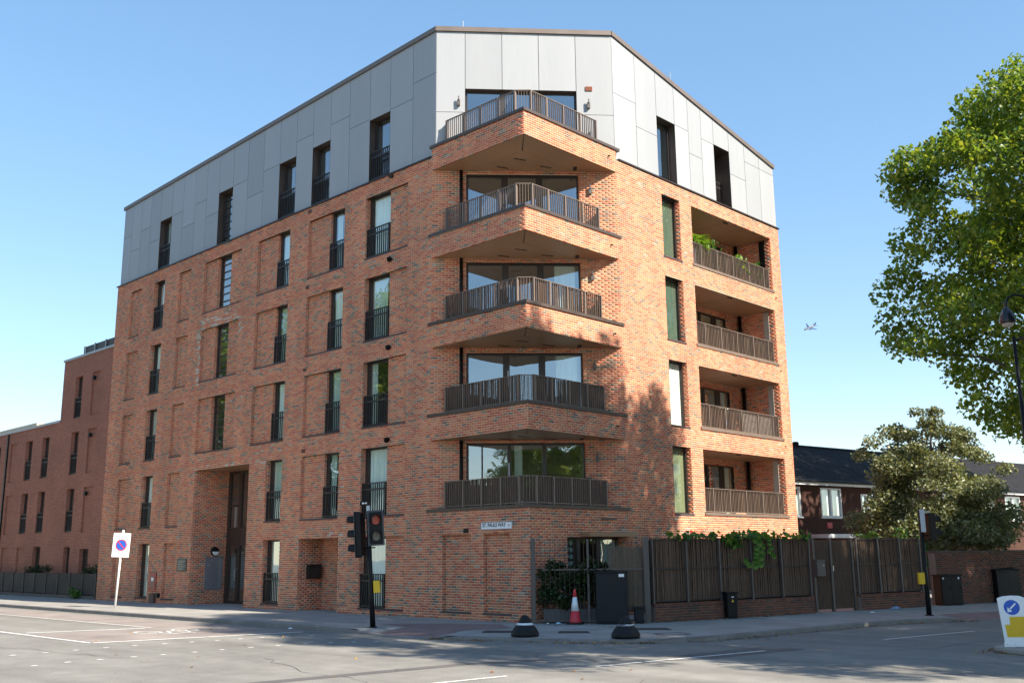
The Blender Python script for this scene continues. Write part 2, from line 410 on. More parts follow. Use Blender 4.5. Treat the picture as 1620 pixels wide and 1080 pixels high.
def paving_joints(m):
    t = m.node_tree; p = [n for n in t.nodes if n.type == 'BSDF_PRINCIPLED'][0]; src = p.inputs['Base Color'].links[0].from_socket
    g = [n for n in t.nodes if n.type == 'NEW_GEOMETRY'][0]; b = N(t, 'ShaderNodeTexBrick'); b.inputs['Scale'].default_value = 1; b.inputs['Brick Width'].default_value = .9; b.inputs['Row Height'].default_value = .6
    b.inputs['Mortar Size'].default_value = .007; b.inputs['Color1'].default_value = (.9, .9, .9, 1); b.inputs['Color2'].default_value = (1.08, 1.07, 1.05, 1); b.inputs['Mortar'].default_value = (.55, .53, .5, 1)
    t.links.new(g.outputs['Position'], b.inputs['Vector']); mx = N(t, 'ShaderNodeMix', data_type='RGBA', blend_type='MULTIPLY'); mx.inputs[0].default_value = 1
    t.links.new(src, mx.inputs[6]); t.links.new(b.outputs[0], mx.inputs[7]); t.links.new(mx.outputs[2], p.inputs['Base Color'])
paving_joints(PAVE)
KERB = mat('kerb_granite', (.20, .185, .175), .8, 0, var=.2, scale=2, fine=.15, fscale=70)
TACT = mat('red_tactile', (.225, .148, .135), .85, 0, var=.2, scale=2, fine=.1)
BIKE = mat('worn_red_surfacing', (.250, .212, .192), .9, 0, var=.25, scale=.8, fine=.2, fscale=60, bump=.3, bscale=120)
def wornpaint():
    m, t, o = nodes('worn_road_paint')
    p = N(t, 'ShaderNodeBsdfPrincipled', i_Roughness=.7); g = N(t, 'ShaderNodeNewGeometry')
    n = N(t, 'ShaderNodeTexNoise'); n.inputs['Scale'].default_value = 9; n.inputs['Detail'].default_value = 8
    t.links.new(g.outputs['Position'], n.inputs['Vector'])
    cr = N(t, 'ShaderNodeValToRGB'); cr.color_ramp.elements[0].position = .30; cr.color_ramp.elements[0].color = (.2, .19, .18, 1)
    cr.color_ramp.elements[1].position = .43; cr.color_ramp.elements[1].color = (.66, .64, .60, 1)
    t.links.new(n.outputs[0], cr.inputs[0]); t.links.new(cr.outputs[0], p.inputs['Base Color']); t.links.new(p.outputs[0], o.inputs[0])
    return m
PAINT = wornpaint()
struct(MB().quad((-260, -260, GZ), (260, -260, GZ), (260, 300, GZ), (-260, 300, GZ)).build('road', ASPH))
# outer kerb line, kerb top height (0 = full kerb, negative = dropped)
KL = [(-90, -4.3, 0), (-3.3, -4.3, 0), (-2.35, -4.3, 0), (-1.75, -4.28, -.112), (.55, -4.22, -.112), (1.15, -4.12, -.03), (2.5, -3.78, -.03), (3.75, -3.3, -.04),
      (5.0, -2.62, -.04), (5.8, -1.9, -.03), (6.3, -1.05, -.01), (6.6, .3, 0), (6.82, 2.2, 0), (7.0, 3.5, 0), (7.35, 6.2, 0), (7.85, 7.6, 0), (8.25, 8.5, 0), (8.55, 9.3, -.112), (9.6, 12.2, -.112), (10.0, 13.2, 0), (11.2, 18, 0), (13.5, 32, 0), (20, 70, 0)]
def offset_line(L, d):
    out = []
    for i in range(len(L)):
        a = Vector(L[max(0, i-1)][:2]); b = Vector(L[min(len(L)-1, i+1)][:2]); t = (b-a).normalized(); n = Vector((-t.y, t.x))
        out.append((L[i][0]+n.x*d, L[i][1]+n.y*d))
    return out
INN = offset_line(KL, 1.25)
mb = MB(); mbt = MB()
for i in range(len(KL)-1):
    a, b = KL[i], KL[i+1]
    tgt = mbt if (a[2] < -.1 and b[2] < -.1) else mb
    tgt.quad((a[0], a[1], a[2]), (b[0], b[1], b[2]), (INN[i+1][0], INN[i+1][1], 0), (INN[i][0], INN[i][1], 0))
mb.poly([(p[0], p[1], 0) for p in INN] + [(-20, 120, 0), (-90, 40, 0)])
pav = struct(mb.build('pavement', PAVE))
mbt.build('tactile_paving', TACT, pav)
MB().poly([(-3.4, -2.7, .004), (-1.9, -3.02, .004), (.5, -2.98, .004), (1.0, -1.75, .004), (-.3, -.85, .004), (-1.9, -1.55, .004)]).build('tactile_paving', TACT, pav)
# kerbstones
def along(L, step):
    pts = [Vector(p) for p in L]; out = []; pos = 0; i = 0; cur = pts[0].copy()
    while i < len(pts)-1:
        seg = (pts[i+1]-cur); l = seg.length
        if l >= step: nxt = cur+seg*(step/l)
        else:
            rem = step-l; i += 1
            while i < len(pts)-1 and (pts[i+1]-pts[i]).length < rem: rem -= (pts[i+1]-pts[i]).length; i += 1
            if i >= len(pts)-1: break
            nxt = pts[i]+(pts[i+1]-pts[i]).normalized()*rem
        out.append((cur.copy(), nxt.copy())); cur = nxt
    return out
KL2 = [(-46, -4.3, 0)] + KL[1:-2]
for a, b in along(KL2, .915):
    t = b-a; th = Vector((t.x, t.y, 0)).normalized(); n = Vector((-th.y, th.x, 0))
    za, zb = a.z+.006, b.z+.006
    m1 = MB(); g_ = th*.004; o1 = n*-.012; o2 = n*.13
    A0, B0 = Vector((a.x, a.y, 0))+g_, Vector((b.x, b.y, 0))-g_
    q = [A0+o1, B0+o1, B0+o2, A0+o2]; zt = [za, zb, zb, za]; ch = Vector((0, 0, -.02))
    lo = [Vector((p.x, p.y, GZ-.05)) for p in q]; hi = [Vector((p.x, p.y, z+.002*rnd.random())) for p, z in zip(q, zt)]
    hi_c = [hi[0]+n*.02, hi[1]+n*.02]; f0 = [hi[0]+ch, hi[1]+ch]
    m1.quad(lo[0], lo[1], f0[1], f0[0]).quad(f0[0], f0[1], hi_c[1], hi_c[0]).quad(hi_c[0], hi_c[1], hi[2], hi[3]).quad(lo[1], lo[2], hi[2], f0[1]).quad(lo[3], lo[0], f0[0], hi[3])
    m1.build('kerbstone', KERB, pav)
# access covers
COVER = mat('cast_iron_cover', (.07, .062, .060), .7, .4, var=.2, scale=6)
for q in (((1.33, -3.2), (2.0, -2.75), (1.6, -2.3), (.95, -2.7)), ((3.0, -2.25), (3.65, -1.8), (3.2, -1.35), (2.6, -1.75)), ((3.9, -.45), (4.6, .25), (4.1, .7), (3.4, .05))):
    MB().prism([(p[0], p[1]) for p in q], .001, .008).build('access_cover', COVER, pav)
fr = MB(); Q = [Vector((4.97, -1.05, 0)), Vector((5.5, -1.35, 0)), Vector((5.75, -.6, 0)), Vector((5.2, -.3, 0))]
for i in range(4):
    a, b = Q[i], Q[(i+1) % 4]; t = (b-a).normalized(); n = Vector((-t.y, t.x, 0)); fr.obox(a+Vector((0, 0, .001)), b-a, n*.025, (0, 0, .006))
fr.build('access_cover', COVER, pav)
# markings (all on the road sheet)
def strip(name, a, b, wd, z=GZ+.008, m=PAINT):
    a, b = Vector((a[0], a[1], z)), Vector((b[0], b[1], z)); t = (b-a).normalized(); n = Vector((-t.y, t.x, 0))*wd/2
    return struct(MB().quad(a-n, b-n, b+n, a+n).build(name, m))
struct(MB().poly([(x, y, GZ+.004) for x, y in ((-9.3, -9.9), (-5.3, -9.95), (-4.15, -4.75), (-9.3, -4.75), (-60, -4.7), (-60, -6.5), (-9.3, -6.5))]).build('cycle_lane_surface', BIKE))
strip('road_marking', (-40, -9.85), (-5.2, -10.1), .13); strip('road_marking', (-5.2, -10.1), (-3.95, -4.85), .2); strip('road_marking', (-10.05, -9.8), (-9.1, -6.8), .2)
strip('road_marking', (-34, -6.6), (-9.1, -6.6), .1)
strip('road_marking', (7.69, -6.52), (8.55, -2.07), .1); strip('road_marking', (6.75, -13), (7.44, -8.56), .1)
strip('road_marking', (9.3, 1.9), (10.0, 5.6), .1); strip('road_marking', (10.9, 9.4), (11.5, 13), .1)
for q in ((-3.5, -12.55), (-3.51, -11.85), (-3.6, -11.15), (-3.64, -10.44), (-3.66, -9.74), (-3.54, -9.05), (-3.45, -8.4), (-3.38, -7.75), (-3.3, -7.15), (-3.2, -6.6), (-2.95, -6.02), (-2.6, -5.5),
          (-.91, -13.1), (-1.04, -12.4), (-1.01, -11.76), (-1.0, -11.04), (-.96, -10.42), (-.94, -9.7), (-.99, -9.0), (-.95, -8.3), (-.85, -7.65), (-.7, -7.0), (-.5, -6.42), (-.2, -5.97), (.1, -5.52), (.27, -4.96)):
    d = .062; struct(MB().quad((q[0]-d, q[1]-d, GZ+.006), (q[0]+d, q[1]-d, GZ+.006), (q[0]+d, q[1]+d, GZ+.006), (q[0]-d, q[1]+d, GZ+.006)).build('crossing_stud', PAINT))
# cycle symbol in the stop box
cy = MB(); zc = GZ+.009
def cpt(u, v): return (-6.9 + v*1.0, -7.0 + u*-.62, zc)
def arcs(c, r, n=14):
    for i in range(n):
        a0, a1 = 2*math.pi*i/n, 2*math.pi*(i+1)/n
        q = [(c[0]+math.cos(a)*rr, c[1]+math.sin(a)*rr) for a, rr in ((a0, r), (a1, r), (a1, r-.13), (a0, r-.13))]
        cy.quad(*[cpt(*p) for p in q])
def cl(a, b, wd=.1):
    a, b = Vector(a), Vector(b); t = (b-a).normalized(); n = Vector((-t.y, t.x))*wd/2; cy.quad(*[cpt(*p) for p in (a-n, b-n, b+n, a+n)])
arcs((-.9, -.5), .55); arcs((.9, -.5), .55)
for a, b in (((-.9, -.5), (-.3, .5)), ((-.3, .5), (.6, .5)), ((.6, .5), (0, -.5)), ((0, -.5), (-.3, .5)), ((-.9, -.5), (0, -.5)), ((.6, .5), (.9, -.5)), ((.6, .5), (.55, .8)), ((-.3, .5), (-.35, .7))): cl(a, b)
struct(cy.build('cycle_symbol', PAINT))
for a, b, wd in (((5.05, -10.9), (5.5, -7.7), .34), ((5.5, -7.7), (6.15, -6.2), .30), ((4.7, -13.5), (5.05, -10.9), .36)): strip('asphalt_patch', a, b, wd, GZ+.004, ASPH_P)
struct(MB().poly([(7.6, -4.3, GZ+.003), (8.6, -4.0, GZ+.003), (9.0, -1.2, GZ+.003), (8.0, -1.3, GZ+.003)]).build('asphalt_patch', ASPH_P))

CRACK = mat('crack_filler', (.06, .056, .054), .9)
rk = random.Random(12)
for (x, y, dx, dy, n) in ((1.5, -9.5, .45, -.12, 14), (9.5, -7.5, .2, -.4, 12), (-6.5, -12, .5, .05, 12), (10.6, -1.0, .1, .5, 10)):
    ck = MB(); P = Vector((x, y, GZ+.0035))
    for i in range(n):
        Q_ = P+Vector((dx+rk.uniform(-.15, .15), dy+rk.uniform(-.18, .18), 0)); t = (Q_-P).normalized(); nn = Vector((-t.y, t.x, 0))*rk.uniform(.004, .012); ck.quad(P-nn, Q_-nn, Q_+nn, P+nn); P = Q_
    struct(ck.build('road_crack', CRACK))
# ------------------------------------------------------------------ main building
B = thing('apartment_building', 'six-storey red brick corner apartment block with pale metal top floor and pointed balconies', 'building')
LV = [None, 0, 3.0, 6.02, 9.04, 12.13]
CAP = [None]+[3.292+LV[k] for k in (1, 2, 3, 4)]+[15.47]
SOF = [None]+[2.455+LV[k] for k in (1, 2, 3, 4, 5)]
BRT = 15.05
PA, PC = Vector((-4.28, 0, 0)), Vector((0, 4.58, 0))
class Fac:
    def __init__(s, O, U): s.O = Vector(O); s.U = Vector(U).normalized(); s.N = Vector((s.U.y, -s.U.x, 0))
    def p(s, u, d, z): q = s.O+s.U*u-s.N*d; return Vector((q.x, q.y, z))
    def box(s, mb, u0, u1, d0, d1, z0, z1): return mb.obox(s.p(u0, d0, z0), s.U*(u1-u0), -s.N*(d1-d0), (0, 0, z1-z0))
    def quad(s, mb, u0, u1, d, z0, z1): return mb.quad(s.p(u0, d, z0), s.p(u1, d, z0), s.p(u1, d, z1), s.p(u0, d, z1))
FA = Fac((0, 0, 0), (1, 0, 0)); FB = Fac((0, 0, 0), (0, 1, 0)); FC = Fac(PA, PC-PA); LT = (PC-PA).length
BR = Bricks(); WALL = MB()
def efflo(t, x, z):
    # lime bloom round the stair-window recess and odd patches, redder band courses at each floor
    for k in (1, 2, 3, 4):
        b = z-(5.62+LV[k]) if k < 5 else 9
        if 0 <= b < .16: t = t*.5
    if 10.9 < z < 11.9 and -19.6 < x < -15.9 and (z > 11.5 or x < -19.3 or x > -16.25) and rnd.random() < .40: t = rnd.uniform(.93, .99)
    if 8.9 < z < 11 and -19.55 < x < -19.3 and rnd.random() < .5: t = rnd.uniform(.95, 1)
    if 5.4 < z < 6.0 and -19.6 < x < -12 and rnd.random() < .05: t = rnd.uniform(.93, .98)
    if 2.5 < z < 3.0 and -10 < x < -7.5 and rnd.random() < .12: t = .97
    return t
def wallA(x0, x1, z0, z1, holes):
    hs = [(h[0]-x0, h[1]-x0, h[2], h[3]) for h in holes]
    BR.wall((x0, 0, 0), (1, 0, 0), (0, -1, 0), x1-x0, z0, z1, hs, phase=-x0 % .225-.225, tintf=lambda t, u, z: efflo(t, u+x0, z))
    backing(WALL, (x0, 0, 0), (1, 0, 0), x1-x0, z0, z1, hs, (0, -1, 0))
def wallF(F, u0, u1, z0, z1, holes, d=0, flip=1):
    hs = [(h[0]-u0, h[1]-u0, h[2], h[3]) for h in holes]; P = F.p(u0, d, 0)
    BR.wall(P, F.U, F.N, u1-u0, z0, z1, hs, phase=-u0 % .225-.225); backing(WALL, P, F.U, u1-u0, z0, z1, hs, F.N)
def reveal(F, u0, u1, z0, z1, d0, d1, head=True, lintel=None):
    """brick side reveals and a dark metal head"""
    for u, s in ((u0, 1), (u1, -1)):
        P = F.p(u, d0, 0); BR.wall(P, -F.N, F.U*s, d1-d0, z0, z1, (), phase=.06); backing(WALL, P, -F.N, d1-d0, z0, z1, (), F.U*s)
    if head: MB().quad(F.p(u0, d0, z1), F.p(u0, d1, z1), F.p(u1, d1, z1), F.p(u1, d0, z1)).build('lintel', DARKBR, B)
SILLM = mat('blue_brick_sill', (.075, .05, .05), .7, 0, var=.2, scale=6)
def sill(F, u0, u1, z, d0=-.035, d1=.25, h=.055): m = MB(); F.box(m, u0, u1, d0, d1, z-h, z); m.build('sill', SILLM, B)
def window(F, u0, u1, z0, z1, d=.24, rail=True, bars=0, jl=.10, curtain=None, mull=(), room=1.8, roomm=ROOM, parent=None, gm=None, cm=None):
    """one window: dark frame, panes, room behind; returns the frame object"""
    f = MB(); jr, hd, bt = .06, .06, .06; e = .002
    F.box(f, u0+e, u0+jl, d, d+.07, z0+e, z1-e); F.box(f, u1-jr, u1-e, d, d+.07, z0+e, z1-e)
    F.box(f, u0+jl, u1-jr, d+.003, d+.067, z1-hd, z1-e); F.box(f, u0+jl, u1-jr, d+.003, d+.067, z0+e, z0+bt)
    for mu, mw in mull: F.box(f, mu-mw/2, mu+mw/2, d+.002, d+.068, z0+bt, z1-hd)
    for i in range(bars):
        zz = z0+(z1-z0)*(i+1)/(bars+1); F.box(f, u0+jl, u1-jr, d+.004, d+.066, zz-.022, zz+.022)
    fo = f.build('window', DARKBR, parent or B)
    edges = [u0+jl]+[q for mu, mw in mull for q in (mu-mw/2, mu+mw/2)]+[u1-jr]
    for i in range(0, len(edges), 2):
        m = MB(); F.quad(m, edges[i], edges[i+1], d+.035, z0+bt, z1-hd); m.build('pane', gm or GLASS, fo)
    r = MB(); D = d+.075; Bk = D+room
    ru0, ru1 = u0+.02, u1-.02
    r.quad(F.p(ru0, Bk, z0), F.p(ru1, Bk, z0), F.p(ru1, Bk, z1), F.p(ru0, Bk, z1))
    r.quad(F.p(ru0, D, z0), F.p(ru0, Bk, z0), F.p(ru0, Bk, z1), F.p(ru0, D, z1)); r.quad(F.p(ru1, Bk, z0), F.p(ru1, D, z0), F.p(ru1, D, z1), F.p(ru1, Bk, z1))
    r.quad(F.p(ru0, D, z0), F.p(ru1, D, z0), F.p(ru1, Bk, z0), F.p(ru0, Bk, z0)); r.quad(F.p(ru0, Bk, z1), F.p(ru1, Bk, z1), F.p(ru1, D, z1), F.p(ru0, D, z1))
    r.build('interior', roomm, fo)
    if curtain:
        c = MB(); ca, cb = curtain; n = max(3, int((cb-ca)/.07))
        for i in range(n):
            ua, ub = ca+(cb-ca)*i/n, ca+(cb-ca)*(i+1)/n; da, db = (D+.01, D+.035) if i % 2 else (D+.035, D+.01)
            c.quad(F.p(ua, da, z0+.03), F.p(ub, db, z0+.03), F.p(ub, db, z1-.03), F.p(ua, da, z1-.03))
        c.build('curtain', cm or CURTAIN, fo)
    if rail: juliet(F, u0, u1, z0, parent)
    return fo
def juliet(F, u0, u1, z0, parent=None, d=.06, h=1.10):
    g = MB(); e = .012
    F.box(g, u0+e, u1-e, d, d+.05, z0+h-.03, z0+h); F.box(g, u0+e, u1-e, d+.004, d+.046, z0+h-.25, z0+h-.20); F.box(g, u0+e, u1-e, d, d+.05, z0+.04, z0+.08)
    for u in (u0+e, u1-e-.03): F.box(g, u, u+.03, d-.003, d+.053, z0+.02, z0+h-.001)
    o = g.build('railing', RAILD, parent or B)
    b = MB(); n = max(6, int(round((u1-u0)/.115)))
    for i in range(1, n):
        u = u0+(u1-u0)*i/n; F.box(b, u-.008, u+.008, d+.006, d+.044, z0+.08, z0+h-.03)
    b.build('balusters', RAILD, o, kind='stuff')
def blank(F, u0, u1, z0, z1, depth=.11, hole=None):
    """shallow blind recess; hole = window opening inside it"""
    hs = [hole] if hole else []
    wallF(F, u0, u1, z0, z1, hs, d=depth); reveal(F, u0, u1, z0, z1, 0, depth)

# ---- left facade
holesA = []
WT = lambda k: 5.47+LV[k]; WB = lambda k: 3.20+LV[k]
RD = .11
LEFT = []   # (opening, recess or None, rail, bars)
for k in (1, 2, 3, 4):
    a, b = WB(k), WT(k)
    blanks = [(-26.3, -25.2), (-21.5, -20.43)]
    for q in blanks: holesA.append((q[0], q[1], a, b)); LEFT.append(('blank', q, a, b))
    LEFT.append(('win', (-23.9, -22.86), a, b, None, True, 0)); holesA.append((-23.9, -22.86, a, b))
    if k > 1:
        LEFT.append(('win', (-18.24, -17.19), a, b, (-19.27, -16.23), False, 6)); holesA.append((-19.27, -16.23, a, b))
        LEFT.append(('win', (-13.62, -12.66), a, b, (-14.96, -12.66), True, 0)); holesA.append((-14.96, -12.66, a, b))
    else:
        LEFT.append(('win', (-13.75, -12.66), a, b, None, True, 0)); holesA.append((-13.75, -12.66, a, b))
    LEFT.append(('win', (-10.11, -9.11), a, b, (-11.4, -9.11), True, 0)); holesA.append((-11.4, -9.11, a, b))
    LEFT.append(('win', (-7.86, -6.57), a, b, (-7.86, -5.51), True, 0)); holesA.append((-7.86, -5.51, a, b))
a, b = .20, 2.495
for q in ((-26.25, -25.15), (-21.47, -20.4)): holesA.append((q[0], q[1], a, b)); LEFT.append(('blank', q, a, b))
for op, rec, rail in (((-23.84, -22.78), None, False), ((-13.74, -12.62), None, True), ((-7.86, -6.57), (-7.86, -5.51), True)):
    LEFT.append(('win', op, a, b, rec, rail, 0)); h = rec or op; holesA.append((h[0], h[1], a, b))
ENT = (-19.14, -14.95, 0, 5.46); DOOR = (-11.39, -9.02, 0, 2.495); holesA += [ENT, DOOR]
wallA(-27.76, -4.28, 0, BRT, holesA)
prow_holes = [(-3.68, -2.42, .22, 2.49), (-1.86, -.75, .22, 2.49)]
wallA(-4.28, .01, 0, CAP[1]-.1, prow_holes)
for k in (2, 3, 4, 5): wallA(-4.28, .01, SOF[k], CAP[k]-.1, [])
for q in prow_holes: blank(FA, *q); sill(FA, q[0]-.03, q[1]+.03, q[2], d1=.07)
ccount = 0
for it in LEFT:
    if it[0] == 'blank':
        (x0, x1), a, b = it[1:4]; blank(FA, x0, x1, a, b); sill(FA, x0-.02, x1+.02, a, d0=-.02, d1=.08); continue
    _, (x0, x1), a, b, rec, rail, bars = it
    if rec: blank(FA, rec[0], rec[1], a, b, RD, hole=(x0, x1, a, b)); sill(FA, rec[0]-.01, rec[1]+.01, a, d0=-.02)
    else: sill(FA, x0-.02, x1+.02, a, d0=-.02)
    d0 = RD if rec else 0
    reveal(FA, x0, x1, a, b, d0, .25)
    ccount += 1
    w_ = x1-x0
    if bars: window(FA, x0, x1, a, b, .22, False, bars, roomm=ROOM)
    else:
        c = (x0+.16, x0+.16+w_*rnd.uniform(.22, .45)) if ccount % 3 == 0 else (x0+.15, x1-.07) if ccount % 3 == 1 else (x0+.15, x1-.3)
        window(FA, x0, x1, a, b, .20, rail, 0, jl=.15, curtain=c, gm=GLASS_S if ccount % 3 == 1 else None)
# entrance recess
x0, x1, _, zt = ENT; ED = 1.66
reveal(FA, x0, x1, 0, zt, 0, ED, head=False)
def soffit(F, *a): m = MB(); F.box(m, *a); m.build('soffit', SOFFIT, B)
soffit(FA, x0, x1, .0, ED, zt, zt+.03)
wallF(FA, -17.1, x1, 0, zt, [], d=ED)
dr = MB(); X0 = -19.12; XE = -17.1
for u0, u1 in ((X0, X0+.14), (-18.28, -18.07), (XE-.14, XE)): FA.box(dr, u0, u1, ED-.06, ED+.04, 0.01, zt)
for z0_, z1_ in ((.01, .12), (2.34, 3.10), (5.36, zt)): FA.box(dr, X0+.14, XE-.14, ED-.05, ED+.03, z0_, z1_)
FA.box(dr, X0+.14, -18.28, ED-.045, ED+.025, 3.98, 4.06)
door = dr.build('entrance_door', mat('door_bronze', (.055, .034, .028), .45, .1), B)
for u0, u1, z0_, z1_ in ((X0+.14, -18.28, .12, 2.34), (-18.07, XE-.14, .12, 2.34), (X0+.14, -18.28, 3.10, 3.98), (-18.07, XE-.14, 3.10, 5.36), (X0+.14, -18.28, 4.06, 5.36)):
    m = MB(); FA.quad(m, u0, u1, ED, z0_, z1_); m.build('pane', GLASS, door)
st = MB(); FA.box(st, -18.62, -18.5, ED-.02, ED-.005, 3.12, 3.95); st.build('glazing_bar', STEEL, door)
MB().tube([FA.p(-18.2, ED-.06, .92), FA.p(-18.2, ED-.14, .95), FA.p(-18.2, ED-.14, 1.38), FA.p(-18.2, ED-.06, 1.41)], .018, 8).build('door_handle', STEEL, door, smooth=True)
hall = MB(); D2 = ED+.05
for u in (X0, XE): hall.quad(FA.p(u, D2, 0), FA.p(u, D2+3, 0), FA.p(u, D2+3, zt), FA.p(u, D2, zt))
FA.quad(hall, X0, XE, D2+3, 0, zt); hall.quad(FA.p(X0, D2, .0), FA.p(XE, D2, .0), FA.p(XE, D2+3, .0), FA.p(X0, D2+3, .0)); hall.quad(FA.p(X0, D2, zt), FA.p(XE, D2, zt), FA.p(XE, D2+3, zt), FA.p(X0, D2+3, zt))
hall.build('hallway', ROOM, door)
# intercom panel + bulkhead light on the entrance reveal
FE = Fac((-19.14, 0, 0), (0, 1, 0))
ip = MB(); FE.box(ip, .66, 1.47, -.035, -.012, .57, 1.9); ico = ip.build('intercom_panel', mat('intercom_grey', (.22, .22, .24), .4, .3), B)
for c_ in range(2):
    for r_ in range(11):
        m = MB(); ua = .66+.27+c_*.36; zz = 1.76-r_*.108; FE.box(m, ua, ua+.09, -.042, -.035, zz, zz+.03); m.build('call_button', STEEL, ico)
m = MB(); FE.box(m, .78, 1.02, -.042, -.035, 1.535, 1.575); m.build('name_strip', STEEL, ico)
bl = MB(); c = FE.p(1.08, 0, 2.13); n = 20; ring = []
for j in range(n+1):
    th = 2*math.pi*j/n; ring.append((math.cos(th)*.2, math.sin(th)*.2))
def disc(mb, F, cu, cz, r, d0, d1, a0=0, a1=2*math.pi, n=20):
    P0 = [F.p(cu+math.cos(a0+(a1-a0)*j/n)*r, d0, cz+math.sin(a0+(a1-a0)*j/n)*r) for j in range(n+1)]; P1 = [F.p(cu+math.cos(a0+(a1-a0)*j/n)*r*.8, d1, cz+math.sin(a0+(a1-a0)*j/n)*r*.8) for j in range(n+1)]
    for j in range(n): mb.quad(P0[j], P0[j+1], P1[j+1], P1[j])
    mb.poly(P1[:-1] if abs(a1-a0-2*math.pi) < 1e-6 else P1)
disc(bl, FE, 1.08, 2.13, .2, -.01, -.10); bo = bl.build('bulkhead_light', BLACK, B)
m = MB(); disc(m, FE, 1.08, 2.12, .155, -.102, -.125, math.pi, 2*math.pi); m.build('diffuser', mat('opal_glass', (.75, .77, .78), .3), bo)
# plaque, red dry-riser box, small hydrant
m = MB(); FA.box(m, -20.2, -19.4, -.04, -.012, 1.32, 1.86); pq = m.build('plaque', mat('dark_plaque', (.045, .05, .05), .4, .3), B)
m = MB()
for i in range(6): FA.box(m, -20.1, -19.52-.08*(i % 3), -.043, -.04, 1.75-i*.07, 1.765-i*.07)
m.build('lettering', STEEL, pq)
m = MB(); FA.box(m, -22.52, -21.93, -.05, -.012, .53, 1.28); rb = m.build('riser_box', REDBOX, B)
m = MB(); FA.box(m, -22.42, -22.03, -.056, -.05, .62, 1.12); ri = m.build('box_window', mat('dusty_red_glass', (.16, .04, .035), .2), rb)
m = MB(); FA.box(m, -22.33, -22.12, -.061, -.056, .92, 1.06); m.build('label', SIGNW, rb)
m = MB(); FA.box(m, -22.3, -21.9, -.14, -.012, .02, .40); m.build('wall_box', mat('brownbox', (.13, .07, .055), .7), B)
m = MB(); FA.box(m, -21.78, -21.55, -.13, -.012, .24, .42); m.build('floodlight', BLACK, B)
# side doorway recess with letterbox
x0, x1, _, zt = DOOR; DD = 1.02
reveal(FA, x0, x1, 0, zt, 0, DD, head=False); soffit(FA, x0, x1, 0, DD, zt, zt+.03); wallF(FA, x0, x1, 0, zt, [], d=DD)
FD = Fac((-11.39, 0, 0), (0, 1, 0)); m = MB(); FD.box(m, .34, .86, -.2, -.012, 1.10, 1.60); lb = m.build('letterbox', mat('letterbox_dark', (.02, .017, .016), .5, .2), B)
m = MB(); FD.box(m, .38, .82, -.215, -.2, 1.14, 1.48); m.build('flap', RAILD, lb)
for z_, h_ in ((1.62, .12), (1.22, .07)):
    m = MB(); FA.box(m, -9.95, -9.88, DD-.05, DD-.012, z_, z_+h_); m.build('door_fitting', STEEL, B)

# ---- chamfer walls (balcony back walls) and right facade
holesC = []; CW = (1.15, 4.97)
heads = [None, 5.36, 8.30, 11.36, 14.46]
for k in (1, 2, 3, 4): holesC.append((CW[0], CW[1], CAP[k]-.1, heads[k]))
wallF(FC, 0.0, LT, CAP[1]-.1, BRT+.3, holesC)
for k in (1, 2, 3, 4):
    a, b = CAP[k]-.1, heads[k]; reveal(FC, CW[0], CW[1], a, b, 0, .14)
    if k == 1: mull = ((1.66, .05), (2.53, .12), (3.66, .12)); cur = (2.7, 2.95)
    else: mull = ((2.46, .22), (3.63, .22)); cur = (4.1, 4.8) if k != 4 else None
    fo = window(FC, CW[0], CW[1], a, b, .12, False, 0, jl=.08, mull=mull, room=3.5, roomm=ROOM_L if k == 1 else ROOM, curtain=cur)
    m = MB(); FC.box(m, 2.50, 2.53, .08, .11, a+1.0, a+1.55); m.build('door_handle', STEEL, fo)
    # wall lights either side on the right pier
    m = MB(); FC.box(m, 5.30, 5.40, -.10, -.012, a+1.55, a+1.75); FC.box(m, 5.33, 5.37, -.13, -.10, a+1.72, a+1.85); m.build('wall_light', GREYP, B)
    MB().tube([FC.p(.99, -.06, a), FC.p(.99, -.06, SOF[k+1])], .055, 10).build('downpipe', BLACK, B, smooth=True)
holesB = []
for k in (1, 2, 3, 4):
    holesB.append((7.18, 8.29, 3.16+LV[k], 5.44+LV[k])); holesB.append((9.03, 14.76, 3.145+LV[k], 5.44+LV[k]))
holesB0 = [(1.62, 4.28, .15, 2.36)]
wallF(FB, 4.58, 15.47, 0, BRT, holesB)
wallF(FB, 0, 4.58, 0, CAP[1]-.1, holesB0)
for k in (2, 3, 4, 5): wallF(FB, 0, 4.58, SOF[k], CAP[k]-.1, [])
